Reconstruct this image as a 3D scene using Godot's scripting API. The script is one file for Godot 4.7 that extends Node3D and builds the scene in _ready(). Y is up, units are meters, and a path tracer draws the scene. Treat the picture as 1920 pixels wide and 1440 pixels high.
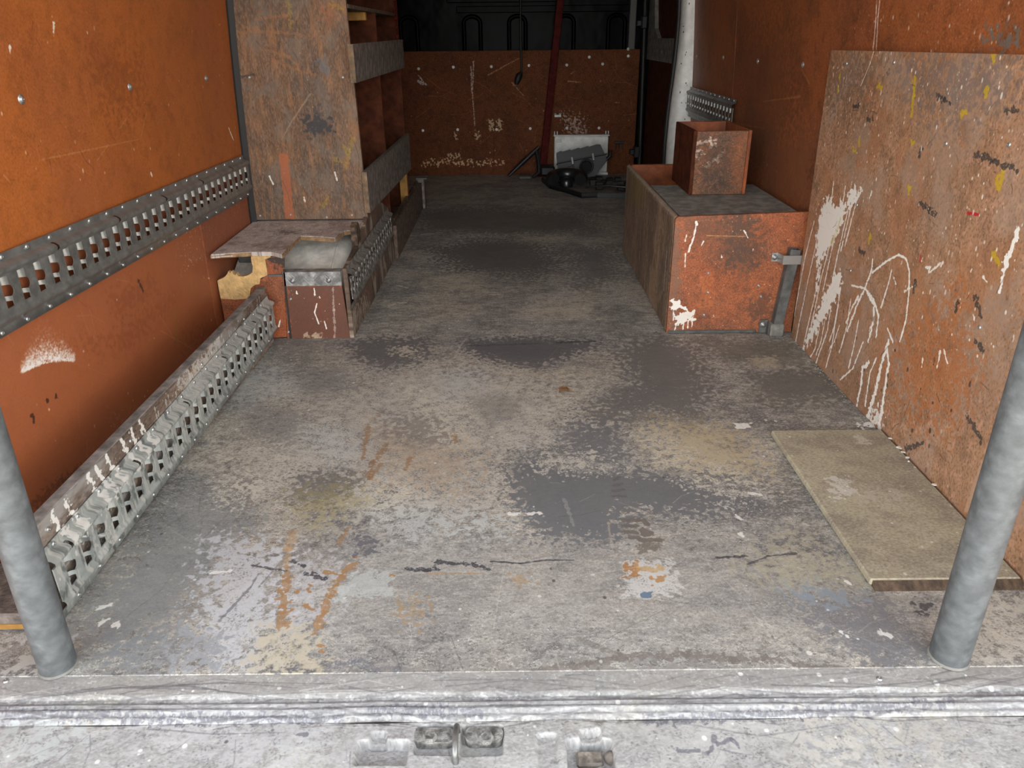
extends Node3D
# The cargo bay of an old panel van, seen through its open rear doors. x right, y up, -z into the van.

const P := 0.052          # spacing of the slots in the lashing rails
var M := {}               # materials
var C := {}               # painted surfaces
var screw_mesh: Mesh
var washer_mesh: Mesh

func rgb(r, g, b) -> Color:
	return Color8(r, g, b)

# ---------------------------------------------------------------- surfaces that carry their own marks
class Canvas:
	var im: Image
	var o: Vector2
	var ppm: float
	var w: int
	var h: int
	var au: Vector3
	var av: Vector3
	var pending := []
	var jit := FastNoiseLite.new()
	var fine := FastNoiseLite.new()
	var rng := RandomNumberGenerator.new()
	func _init(from: Vector2, to: Vector2, px_per_m: float, axis_u: Vector3, axis_v: Vector3, base: Color, sd: int):
		o = from
		ppm = px_per_m
		w = int((to.x - from.x) * ppm)
		h = int((to.y - from.y) * ppm)
		au = axis_u
		av = axis_v
		im = Image.create(w, h, false, Image.FORMAT_RGBA8)
		im.fill(base)
		rng.seed = sd
		jit.seed = sd
		jit.noise_type = FastNoiseLite.TYPE_SIMPLEX
		jit.frequency = 38.0
		jit.fractal_octaves = 3
		fine.seed = sd + 5
		fine.noise_type = FastNoiseLite.TYPE_SIMPLEX
		fine.frequency = 150.0
		fine.fractal_octaves = 3
		fine.fractal_gain = 0.7
	# colour laid where the noise passes from lo to hi; per_m: patches per metre; sx: stretch along u; sy: along v
	func layer(col: Color, lo: float, hi: float, per_m: float, sx := 1.0, sy := 1.0, octaves := 4, ridged := false, sd := 1):
		var n := FastNoiseLite.new()
		n.noise_type = FastNoiseLite.TYPE_SIMPLEX
		n.seed = sd
		# no finer than the pattern needs
		var less := maxf(1.0, ppm / (per_m * pow(2.0, octaves - 1) * 2.5))
		sx *= less
		sy *= less
		n.frequency = per_m / ppm * less
		n.fractal_type = FastNoiseLite.FRACTAL_RIDGED if ridged else FastNoiseLite.FRACTAL_FBM
		n.fractal_octaves = octaves
		n.fractal_gain = 0.58
		n.offset = Vector3(o.x * ppm / sx, o.y * ppm / sy, 0)
		var g := Gradient.new()
		g.offsets = PackedFloat32Array([minf(lo, hi), maxf(lo, hi)])
		var a0 := col
		var a1 := col
		if lo < hi:
			a0.a = 0.0
		else:
			a1.a = 0.0
		g.colors = PackedColorArray([a0, a1])
		var t := NoiseTexture2D.new()
		t.width = int(maxf(8, w / sx))
		t.height = int(maxf(8, h / sy))
		t.generate_mipmaps = false
		t.normalize = false
		t.color_ramp = g
		t.noise = n
		pending.append(t)
	func ready() -> bool:
		for t in pending:
			if t.get_image() == null:
				return false
		return true
	func settle():
		for t in pending:
			var l: Image = t.get_image().duplicate()
			l.convert(Image.FORMAT_RGBA8)
			if l.get_width() != w or l.get_height() != h:
				l.resize(w, h, Image.INTERPOLATE_BILINEAR)
			im.blend_rect(l, Rect2i(0, 0, w, h), Vector2i.ZERO)
		pending.clear()
	func dot(x: int, y: int, col: Color, a: float):
		if x >= 0 and y >= 0 and x < w and y < h:
			im.set_pixel(x, y, im.get_pixel(x, y).lerp(col, a))
	# a patch with a ragged edge; edge: raggedness and blur: softness, in metres; keep: how much of it the grain leaves
	func patch(pts: Array, col: Color, a: float, edge := 0.01, blur := 0.004, keep := 1.0):
		var n := pts.size()
		var lo: Vector2 = pts[0]
		var hi: Vector2 = pts[0]
		for q in pts:
			lo = lo.min(q)
			hi = hi.max(q)
		lo -= Vector2(edge, edge)
		hi += Vector2(edge, edge)
		var poly := PackedVector2Array(pts)
		var x0 := maxi(0, int((lo.x - o.x) * ppm))
		var y0 := maxi(0, int((lo.y - o.y) * ppm))
		var x1 := mini(w, int((hi.x - o.x) * ppm) + 1)
		var y1 := mini(h, int((hi.y - o.y) * ppm) + 1)
		if x1 <= x0 or y1 <= y0:
			return
		var g := 5       # distance to the outline on a coarse grid, read between its points
		var gw := (x1 - x0) / g + 2
		var gh := (y1 - y0) / g + 2
		var far := PackedFloat32Array()
		far.resize(gw * gh)
		for j in gh:
			for i in gw:
				var q := Vector2(x0 + i * g, y0 + j * g) / ppm + o
				var d := 9.0
				for e in n:
					d = minf(d, q.distance_squared_to(Geometry2D.get_closest_point_to_segment(q, poly[e], poly[(e + 1) % n])))
				d = sqrt(d)
				far[j * gw + i] = d if Geometry2D.is_point_in_polygon(q, poly) else -d
		for y in range(y0, y1):
			var j := (y - y0) / g
			var fy := (y - y0 - j * g) / float(g)
			for x in range(x0, x1):
				var i := (x - x0) / g
				var fx := (x - x0 - i * g) / float(g)
				var at := j * gw + i
				var d := lerpf(lerpf(far[at], far[at + 1], fx), lerpf(far[at + gw], far[at + gw + 1], fx), fy)
				if d < -edge * 1.6:
					continue
				var q := Vector2(x, y) / ppm + o
				d += jit.get_noise_2d(q.x, q.y) * edge * 1.6
				var k := clampf(d / blur + 0.5, 0.0, 1.0)
				if k > 0.0:
					if keep < 1.0:
						k *= smoothstep(0.42 - keep, 0.98 - keep, fine.get_noise_2d(q.x, q.y) * 0.75 + jit.get_noise_2d(q.x * 0.6 + 7.0, q.y * 0.6) * 0.45 + 0.25)
					im.set_pixel(x, y, im.get_pixel(x, y).lerp(col, k * a))
	func line(pts: Array, w0: float, w1: float, col: Color, a := 1.0, rough := 0.3, keep := 1.0):
		var n := pts.size()
		for i in n - 1:
			var p0: Vector2 = pts[i]
			var p1: Vector2 = pts[i + 1]
			var ra := lerpf(w0, w1, i / float(n - 1)) * 0.5
			var rb := lerpf(w0, w1, (i + 1) / float(n - 1)) * 0.5
			var r := maxf(ra, rb) * (1.0 + rough) + 1.0 / ppm
			var lo := p0.min(p1) - Vector2(r, r)
			var hi := p0.max(p1) + Vector2(r, r)
			for y in range(maxi(0, int((lo.y - o.y) * ppm)), mini(h, int((hi.y - o.y) * ppm) + 1)):
				for x in range(maxi(0, int((lo.x - o.x) * ppm)), mini(w, int((hi.x - o.x) * ppm) + 1)):
					var q := Vector2(x, y) / ppm + o
					var t := clampf((q - p0).dot(p1 - p0) / maxf(1e-9, (p1 - p0).length_squared()), 0.0, 1.0)
					var rr := lerpf(ra, rb, t) * (1.0 + rough * 1.5 * jit.get_noise_2d(q.x * 1.4, q.y * 1.4))
					var k := clampf((rr - q.distance_to(p0.lerp(p1, t))) * ppm + 0.5, 0.0, 1.0)
					if k > 0.0:
						if keep < 1.0:
							k *= smoothstep(0.55 - keep, 0.85 - keep, fine.get_noise_2d(q.x, q.y) * 0.8 + 0.25)
						im.set_pixel(x, y, im.get_pixel(x, y).lerp(col, k * a))
	# splashed drops, elongated along v by up to long
	func drops(from: Vector2, to: Vector2, count: int, r0: float, r1: float, col: Color, a := 0.9, long := 1.5):
		for i in count:
			var c := Vector2(rng.randf_range(from.x, to.x), rng.randf_range(from.y, to.y))
			var r := r0 + (r1 - r0) * pow(rng.randf(), 4.0)
			var ry := r * rng.randf_range(0.8, long)
			var aa := a * rng.randf_range(0.5, 1.0)
			var cx := (c.x - o.x) * ppm
			var cy := (c.y - o.y) * ppm
			var px := r * ppm
			var py := ry * ppm
			for y in range(int(cy - py), int(cy + py) + 2):
				for x in range(int(cx - px), int(cx + px) + 2):
					var e := Vector2((x - cx) / maxf(px, 0.4), (y - cy) / maxf(py, 0.4)).length()
					dot(x, y, col, aa * clampf((1.25 - e) * maxf(px, 1.0), 0.0, 1.0))
	func scratches(from: Vector2, to: Vector2, count: int, len0: float, len1: float, wide: float, col: Color, a := 0.5, lean := 0.0, spread := 3.0):
		for i in count:
			var c := Vector2(rng.randf_range(from.x, to.x), rng.randf_range(from.y, to.y))
			var l := rng.randf_range(len0, len1)
			var t := lean + rng.randf_range(-spread, spread) * 0.5
			var d := Vector2(cos(t), sin(t)) * l
			var bend := Vector2(-d.y, d.x) * rng.randf_range(-0.12, 0.12)
			line([c, c + d * 0.5 + bend, c + d], wide * rng.randf_range(0.6, 1.3), wide * 0.5, col, a * rng.randf_range(0.4, 1.0), 0.3)
	func texture() -> ImageTexture:
		im.convert(Image.FORMAT_RGB8)
		return ImageTexture.create_from_image(im)

# ---------------------------------------------------------------- mesh builder
class MB:
	var st := SurfaceTool.new()
	var cv: Canvas
	var off := Vector3.ZERO
	func _init(canvas = null, smooth := false):
		cv = canvas
		st.begin(Mesh.PRIMITIVE_TRIANGLES)
		st.set_smooth_group(0 if smooth else -1)
	func smooth(yes: bool):
		st.set_smooth_group(0 if yes else -1)
	func v(p: Vector3):
		if cv:
			st.set_uv(Vector2((cv.au.dot(p) - cv.o.x) * cv.ppm / cv.w, (cv.av.dot(p) - cv.o.y) * cv.ppm / cv.h))
		st.add_vertex(p - off)
	func tri(a: Vector3, b: Vector3, c: Vector3, out: Vector3):
		if (b - a).cross(c - a).dot(out) > 0.0:
			v(a); v(c); v(b)
		else:
			v(a); v(b); v(c)
	func quad(a: Vector3, b: Vector3, c: Vector3, d: Vector3, out: Vector3):
		tri(a, b, c, out)
		tri(a, c, d, out)
	# a box with chamfered edges, in the frame f
	func box(a: Vector3, b: Vector3, ch := 0.002, f := Transform3D()):
		var lo := a.min(b)
		var hi := a.max(b)
		ch = minf(ch, minf(hi.x - lo.x, minf(hi.y - lo.y, hi.z - lo.z)) * 0.45)
		var mid := (lo + hi) * 0.5
		var half := (hi - lo) * 0.5
		var crn := func(s: Vector3, ax: int) -> Vector3:
			var q := s * half
			for k in 3:
				if k != ax:
					q[k] -= s[k] * ch
			return f * (mid + q)
		for ax in 3:
			var u := (ax + 1) % 3
			var w := (ax + 2) % 3
			for s in [-1.0, 1.0]:
				var n := Vector3.ZERO
				n[ax] = s
				var cs := []
				for k in [[-1, -1], [1, -1], [1, 1], [-1, 1]]:
					var sg := Vector3.ZERO
					sg[ax] = s
					sg[u] = k[0]
					sg[w] = k[1]
					cs.append(crn.call(sg, ax))
				quad(cs[0], cs[1], cs[2], cs[3], f.basis * n)
		if ch <= 0.0:
			return
		for ax in 3:          # edges along ax
			var u := (ax + 1) % 3
			var w := (ax + 2) % 3
			for k in [[-1, -1], [1, -1], [1, 1], [-1, 1]]:
				var s0 := Vector3.ZERO
				s0[u] = k[0]
				s0[w] = k[1]
				var s1 := s0
				s0[ax] = -1
				s1[ax] = 1
				quad(crn.call(s0, u), crn.call(s1, u), crn.call(s1, w), crn.call(s0, w), f.basis * (s0 + s1))
		for x in [-1, 1]:
			for y in [-1, 1]:
				for z in [-1, 1]:
					var s := Vector3(x, y, z)
					tri(crn.call(s, 0), crn.call(s, 1), crn.call(s, 2), f.basis * s)
	# polygon pts (in the plane u, w through base) given thickness from d0 to d1 along n
	func prism(pts: Array, u: Vector3, w: Vector3, n: Vector3, d0: float, d1: float, f := Transform3D()):
		var poly := PackedVector2Array(pts)
		var area := 0.0
		var k := poly.size()
		for i in k:
			area += poly[i].cross(poly[(i + 1) % k])
		var at := func(q: Vector2, d: float) -> Vector3:
			return f * (u * q.x + w * q.y + n * d)
		var idx := Geometry2D.triangulate_polygon(poly)
		for i in range(0, idx.size(), 3):
			tri(at.call(poly[idx[i]], d1), at.call(poly[idx[i + 1]], d1), at.call(poly[idx[i + 2]], d1), f.basis * n * signf(d1 - d0))
			tri(at.call(poly[idx[i]], d0), at.call(poly[idx[i + 1]], d0), at.call(poly[idx[i + 2]], d0), f.basis * n * -signf(d1 - d0))
		for i in k:
			var a := poly[i]
			var b := poly[(i + 1) % k]
			var e := (b - a)
			var o2 := Vector2(e.y, -e.x) * signf(area)
			quad(at.call(a, d0), at.call(b, d0), at.call(b, d1), at.call(a, d1), f.basis * (u * o2.x + w * o2.y))
	func tube(pts: Array, rad, sides := 12, caps := true):
		var n := pts.size()
		var rings := []
		var up := Vector3.UP
		for i in n:
			var d: Vector3 = (pts[mini(i + 1, n - 1)] - pts[maxi(i - 1, 0)]).normalized()
			if absf(d.dot(up)) > 0.95:
				up = Vector3.RIGHT if absf(d.x) < 0.9 else Vector3.BACK
			var s := d.cross(up).normalized()
			var t := s.cross(d).normalized()
			up = t
			var r: float = rad[i] if rad is Array else rad
			var ring := []
			for k in sides:
				var a := TAU * k / sides
				ring.append(pts[i] + (s * cos(a) + t * sin(a)) * r)
			rings.append(ring)
		for i in n - 1:
			for k in sides:
				var k2 := (k + 1) % sides
				quad(rings[i][k], rings[i][k2], rings[i + 1][k2], rings[i + 1][k], rings[i][k] + rings[i][k2] - pts[i] * 2.0)
		if caps:
			smooth(false)
			for e in [0, n - 1]:
				var out: Vector3 = pts[e] - pts[1 if e == 0 else n - 2]
				for k in sides:
					tri(pts[e], rings[e][k], rings[e][(k + 1) % sides], out)
			smooth(true)
	# profile of (radius, height) turned about the axis y of f
	func lathe(prof: Array, sides := 16, f := Transform3D()):
		for i in prof.size() - 1:
			var a: Vector2 = prof[i]
			var b: Vector2 = prof[i + 1]
			var nr := Vector2(b.y - a.y, -(b.x - a.x))
			for k in sides:
				var t0 := TAU * k / sides
				var t1 := TAU * (k + 1) / sides
				var tm := (t0 + t1) * 0.5
				var p := func(q: Vector2, t: float) -> Vector3:
					return f * Vector3(cos(t) * q.x, q.y, sin(t) * q.x)
				var out := f.basis * Vector3(cos(tm) * nr.x, nr.y, sin(tm) * nr.x)
				if a.x < 1e-6:
					tri(p.call(a, t0), p.call(b, t0), p.call(b, t1), out)
				elif b.x < 1e-6:
					tri(p.call(a, t0), p.call(b, t0), p.call(a, t1), out)
				else:
					quad(p.call(a, t0), p.call(b, t0), p.call(b, t1), p.call(a, t1), out)
	func mesh() -> ArrayMesh:
		st.generate_normals()
		return st.commit()

# ---------------------------------------------------------------- naming and grouping
var used := {}
func numbered(n: String) -> String:
	used[n] = used.get(n, -1) + 1
	return n if used[n] == 0 else "%s_%03d" % [n, used[n]]

func meta(o: Node, label: String, category: String, group := "", kind := ""):
	o.set_meta("label", label)
	o.set_meta("category", category)
	if group:
		o.set_meta("group", group)
	if kind:
		o.set_meta("kind", kind)

func thing(called: String, label: String, category: String, at: Vector3, group := "", kind := "") -> Node3D:
	var o := Node3D.new()
	o.name = numbered(called)
	add_child(o)
	o.position = at
	meta(o, label, category, group, kind)
	return o

func origin(n: Node) -> Vector3:
	var p := Vector3.ZERO
	while n is Node3D and n != self:
		p += n.position
		n = n.get_parent()
	return p

func builder(parent: Node, canvas = null, smooth := false) -> MB:
	var m := MB.new(canvas, smooth)
	m.off = origin(parent)
	return m

func part(called: String, mb: MB, mat: Material, parent: Node, label := "") -> MeshInstance3D:
	var o := MeshInstance3D.new()
	o.name = called
	o.mesh = mb.mesh()
	o.material_override = mat
	parent.add_child(o, true)
	if label:
		o.set_meta("label", label)
	return o

func screw(parent: Node, at: Vector3, out: Vector3, mesh: Mesh = null, called := "screw", mat: Material = null):
	var o := MeshInstance3D.new()
	o.name = called
	o.mesh = mesh if mesh else screw_mesh
	o.material_override = mat if mat else M.zinc
	parent.add_child(o, true)
	var x := out.cross(Vector3(0.3, 0.5, 0.8)).normalized()
	o.transform = Transform3D(Basis(x, out.normalized(), x.cross(out.normalized())), at - origin(parent))

# ---------------------------------------------------------------- materials
func plain(col: Color, rough := 0.7, metal := 0.0, grain := 0.0, per_m := 60.0, relief := 0.0, dark := 0.75) -> StandardMaterial3D:
	var m := StandardMaterial3D.new()
	m.albedo_color = col
	m.roughness = rough
	m.metallic = metal
	if grain > 0.0:
		m.albedo_texture = noise_tex(int(per_m) + 3, 0.012, 5, dark, 1.0)
		m.uv1_triplanar = true
		m.uv1_world_triplanar = true
		m.uv1_scale = Vector3.ONE * per_m * grain / 8.0
	if relief > 0.0:
		bump(m, relief)
	return m

var noise_cache := {}
func noise_tex(sd: int, freq: float, octaves: int, lo: float, hi: float) -> NoiseTexture2D:
	var key := "%d %f %d %f %f" % [sd, freq, octaves, lo, hi]
	if noise_cache.has(key):
		return noise_cache[key]
	var n := FastNoiseLite.new()
	n.seed = sd
	n.frequency = freq
	n.fractal_octaves = octaves
	n.fractal_gain = 0.6
	var t := NoiseTexture2D.new()
	t.width = 512
	t.height = 512
	t.seamless = true
	var g := Gradient.new()
	g.offsets = PackedFloat32Array([0.2, 0.8])
	g.colors = PackedColorArray([Color(lo, lo, lo), Color(hi, hi, hi)])
	t.color_ramp = g
	t.noise = n
	noise_cache[key] = t
	return t

func bump(m: StandardMaterial3D, cm: float, per_m := 3.0, sd := 71, freq := 0.03):
	m.heightmap_enabled = true
	m.heightmap_texture = noise_tex(sd, freq, 5, 0.0, 1.0)
	m.heightmap_scale = cm
	m.uv1_world_triplanar = m.uv1_triplanar

func painted(c: Canvas, rough: float, metal := 0.0, spec := 0.5) -> StandardMaterial3D:
	var m := StandardMaterial3D.new()
	m.albedo_texture = c.texture()
	m.texture_repeat = false
	m.roughness = rough
	m.metallic = metal
	m.metallic_specular = spec
	return m

func height_of(c: Canvas) -> ImageTexture:
	var g := c.im.duplicate()
	g.convert(Image.FORMAT_L8)
	return ImageTexture.create_from_image(g)

# ---------------------------------------------------------------- what the surfaces are stained and marked with
func floor_base(c: Canvas, sd: int):
	c.layer(Color8(172, 164, 150), 0.36, 0.68, 1.7, 1.3, 1.0, 3, false, sd)
	c.layer(Color8(156, 136, 110, 70), 0.50, 0.78, 2.2, 1.0, 1.0, 4, false, sd + 1)
	c.layer(Color8(108, 107, 106, 210), 0.50, 0.68, 2.4, 1.2, 1.0, 5, false, sd + 2)
	c.layer(Color8(90, 90, 90, 130), 0.50, 0.70, 7.0, 1.8, 1.0, 6, false, sd + 3)
	c.layer(Color8(194, 187, 174, 120), 0.50, 0.73, 9.0, 1.3, 1.0, 7, false, sd + 4)
	c.layer(Color8(208, 204, 194, 180), 0.78, 0.97, 9.0, 2.2, 1.0, 6, true, sd + 12)
	c.layer(Color8(88, 86, 83, 150), 0.82, 0.98, 11.0, 2.2, 1.0, 6, true, sd + 13)
	c.layer(Color8(206, 201, 190, 120), 0.52, 0.70, 34.0, 2.2, 1.0, 5, false, sd + 5)
	c.layer(Color8(84, 80, 76, 110), 0.53, 0.70, 38.0, 2.2, 1.0, 5, false, sd + 6)
	c.layer(Color8(222, 217, 208, 120), 0.54, 0.72, 110.0, 1.3, 1.0, 4, false, sd + 7)
	c.layer(Color8(70, 67, 64, 110), 0.54, 0.72, 120.0, 1.3, 1.0, 4, false, sd + 8)
	c.layer(Color8(232, 229, 222, 80), 0.52, 0.75, 300.0, 1.0, 1.0, 2, false, sd + 9)
	c.layer(Color8(54, 52, 50, 80), 0.52, 0.75, 290.0, 1.0, 1.0, 2, false, sd + 10)

func ply_base(c: Canvas, worn: Color, dirt: Color, sd: int, ax := 1.0, ay := 1.0, wear := 1.0):
	var d := Color(dirt.r, dirt.g, dirt.b, dirt.a * wear)
	c.layer(worn, 0.40, 0.74, 1.8, ax, ay, 4, false, sd)
	c.layer(d, 0.48, 0.74, 3.2, ax, ay, 5, false, sd + 1)
	c.layer(Color(dirt.r * 0.65, dirt.g * 0.65, dirt.b * 0.65, 0.30 * wear), 0.55, 0.74, 14.0, ax, ay, 6, false, sd + 2)
	c.layer(Color(minf(1, worn.r * 1.3), minf(1, worn.g * 1.35), minf(1, worn.b * 1.5), 0.30 * wear), 0.55, 0.74, 26.0, ax, ay, 5, false, sd + 3)
	c.layer(Color(0.10, 0.07, 0.05, 0.28 * wear), 0.56, 0.74, 110.0, ax, ay, 4, false, sd + 4)
	c.layer(Color(0.86, 0.72, 0.58, 0.22 * wear), 0.57, 0.76, 120.0, ax, ay, 4, false, sd + 5)

func canvases():
	var X := Vector3.RIGHT
	var Z := Vector3.BACK
	var D := Vector3.DOWN
	var F := Vector3.FORWARD
	C.floor_front = Canvas.new(Vector2(-0.98, -2.45), Vector2(0.98, -0.84), 960, X, Z, rgb(142, 143, 139), 11)
	C.floor_back = Canvas.new(Vector2(-0.98, -5.6), Vector2(0.98, -2.45), 420, X, Z, rgb(176, 172, 164), 11)  # far floor base lightened to make up for light lost deeper inside
	C.left = Canvas.new(Vector2(0.74, -1.7), Vector2(2.8, 0.02), 720, F, D, rgb(166, 92, 40), 21)
	C.right = Canvas.new(Vector2(-4.2, -1.7), Vector2(-0.74, 0.02), 440, Z, D, rgb(148, 84, 46), 31)
	C.board = Canvas.new(Vector2(-2.3, -0.88), Vector2(-0.85, 0.01), 1000, Z, D, rgb(158, 121, 93), 41)
	C.rack = Canvas.new(Vector2(-0.98, -1.7), Vector2(-0.48, -0.27), 800, X, D, rgb(110, 82, 60), 51)
	C.box = Canvas.new(Vector2(0.49, -0.42), Vector2(0.95, 0.01), 1200, X, D, rgb(154, 88, 54), 61)
	C.box_side = Canvas.new(Vector2(-3.4, -0.42), Vector2(-2.29, 0.01), 700, Z, D, rgb(132, 108, 90), 66)
	C.arch = Canvas.new(Vector2(-0.97, -0.34), Vector2(-0.48, 0.01), 1200, X, D, rgb(150, 78, 44), 71)
	C.arch_side = Canvas.new(Vector2(2.28, -0.36), Vector2(4.4, 0.01), 500, F, D, rgb(104, 84, 70), 76)
	C.shelf = Canvas.new(Vector2(-0.98, -2.8), Vector2(-0.48, -2.2), 900, X, Z, rgb(184, 174, 168), 81)
	C.bulk = Canvas.new(Vector2(-1.0, -0.83), Vector2(1.0, 0.01), 420, X, D, rgb(100, 54, 28), 91)
	C.kick = Canvas.new(Vector2(0.94, -0.21), Vector2(2.34, 0.01), 1100, F, D, rgb(136, 114, 98), 101)
	C.kick_rail = Canvas.new(Vector2(0.94, -0.21), Vector2(2.34, 0.01), 1100, F, D, rgb(168, 172, 168), 103)
	C.pad = Canvas.new(Vector2(0.6, -1.68), Vector2(0.96, -1.0), 1000, X, Z, rgb(166, 158, 134), 111)
	C.sill = Canvas.new(Vector2(-1.0, -0.87), Vector2(1.0, -0.55), 920, X, Z, rgb(150, 149, 147), 121)
	C.small = Canvas.new(Vector2(0.6, -0.64), Vector2(0.9, -0.36), 1000, X, D, rgb(116, 74, 48), 131)
	floor_base(C.floor_front, 301)
	floor_base(C.floor_back, 301)
	ply_base(C.left, Color8(154, 86, 46, 170), Color8(122, 64, 32, 110), 401, 1.0, 1.0, 0.45)
	ply_base(C.right, Color8(142, 80, 50, 180), Color8(100, 60, 38, 150), 431, 1.0, 1.0, 0.7)
	ply_base(C.board, Color8(170, 128, 98, 220), Color8(142, 108, 84, 150), 461, 1.0, 1.4)
	C.board.layer(Color8(166, 112, 76, 110), 0.48, 0.70, 4.0, 1.0, 1.5, 6, false, 470)
	C.board.layer(Color8(160, 140, 126, 120), 0.50, 0.70, 4.0, 1.0, 1.2, 7, false, 471)
	ply_base(C.rack, Color8(118, 92, 72, 200), Color8(84, 70, 60, 190), 491, 1.0, 2.6)
	C.rack.layer(Color8(150, 104, 66, 130), 0.53, 0.74, 26.0, 1.0, 5.0, 5, false, 497)
	C.rack.layer(Color8(112, 100, 90, 150), 0.52, 0.74, 6.0, 1.0, 1.0, 6, false, 498)
	ply_base(C.box, Color8(152, 80, 44, 200), Color8(112, 70, 50, 160), 521)
	ply_base(C.box_side, Color8(150, 126, 100, 190), Color8(88, 72, 60, 170), 551, 1.0, 3.0)
	ply_base(C.arch, Color8(136, 76, 46, 160), Color8(110, 66, 42, 120), 581)
	ply_base(C.arch_side, Color8(98, 80, 68, 190), Color8(56, 46, 40, 200), 611, 1.0, 2.5)
	C.arch_side.layer(Color8(176, 168, 154, 170), 0.60, 0.65, 7.0, 1.0, 2.5, 7, false, 618)
	ply_base(C.shelf, Color8(198, 188, 182, 200), Color8(140, 120, 116, 170), 641)
	ply_base(C.bulk, Color8(92, 50, 28, 160), Color8(80, 44, 26, 130), 671)
	ply_base(C.kick, Color8(132, 122, 112, 230), Color8(86, 70, 60, 190), 701, 3.0, 1.0)
	C.kick.layer(Color8(150, 148, 144, 200), 0.50, 0.70, 8.0, 3.0, 1.0, 6, false, 707)
	C.kick_rail.layer(Color8(142, 148, 144, 160), 0.48, 0.64, 6.0, 1.0, 1.0, 6, false, 731)
	C.kick_rail.layer(Color8(172, 176, 172, 180), 0.53, 0.72, 18.0, 1.0, 1.6, 6, false, 732)
	C.kick_rail.layer(Color8(92, 96, 94, 180), 0.55, 0.73, 26.0, 1.0, 1.6, 5, false, 733)
	C.kick_rail.layer(Color8(206, 204, 196, 150), 0.60, 0.65, 50.0, 1.0, 4.0, 4, false, 734)
	C.pad.layer(Color8(146, 136, 118, 200), 0.40, 0.74, 4.0, 1.3, 1.0, 4, false, 751)
	C.pad.layer(Color8(120, 110, 102, 110), 0.48, 0.74, 8.0, 1.5, 1.0, 6, false, 752)
	C.pad.layer(Color8(184, 176, 152, 90), 0.48, 0.74, 14.0, 1.3, 1.0, 6, false, 753)
	C.pad.layer(Color8(88, 80, 72, 80), 0.54, 0.74, 120.0, 1.3, 1.0, 4, false, 754)
	C.pad.layer(Color8(212, 206, 192, 80), 0.54, 0.74, 130.0, 1.3, 1.0, 4, false, 755)
	C.pad.layer(Color8(206, 200, 182, 80), 0.84, 0.99, 9.0, 1.4, 1.0, 5, true, 756)
	C.sill.layer(Color8(128, 127, 126, 200), 0.42, 0.74, 5.0, 2.0, 1.0, 4, false, 771)
	C.sill.layer(Color8(186, 186, 184, 170), 0.46, 0.74, 8.0, 1.6, 1.0, 6, false, 772)
	C.sill.layer(Color8(112, 110, 112, 130), 0.50, 0.74, 12.0, 4.0, 1.0, 5, false, 773)
	C.sill.layer(Color8(172, 164, 144, 110), 0.50, 0.76, 4.0, 1.2, 1.0, 5, false, 774)
	C.sill.layer(Color8(216, 215, 212, 110), 0.52, 0.72, 40.0, 2.0, 1.0, 5, false, 775)
	C.sill.layer(Color8(88, 86, 86, 100), 0.53, 0.72, 44.0, 2.2, 1.0, 5, false, 776)
	C.sill.layer(Color8(230, 229, 226, 110), 0.54, 0.74, 140.0, 1.5, 1.0, 4, false, 777)
	C.sill.layer(Color8(70, 68, 68, 90), 0.54, 0.74, 150.0, 1.5, 1.0, 4, false, 778)
	ply_base(C.small, Color8(128, 74, 44, 200), Color8(80, 60, 48, 190), 801)
	var all := false
	while not all:
		await get_tree().process_frame
		all = true
		for k in C:
			all = all and C[k].ready()
	var jobs := []
	for k in C:
		jobs.append(WorkerThreadPool.add_task(C[k].settle, true))
	for j in jobs:
		WorkerThreadPool.wait_for_task_completion(j)

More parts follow.
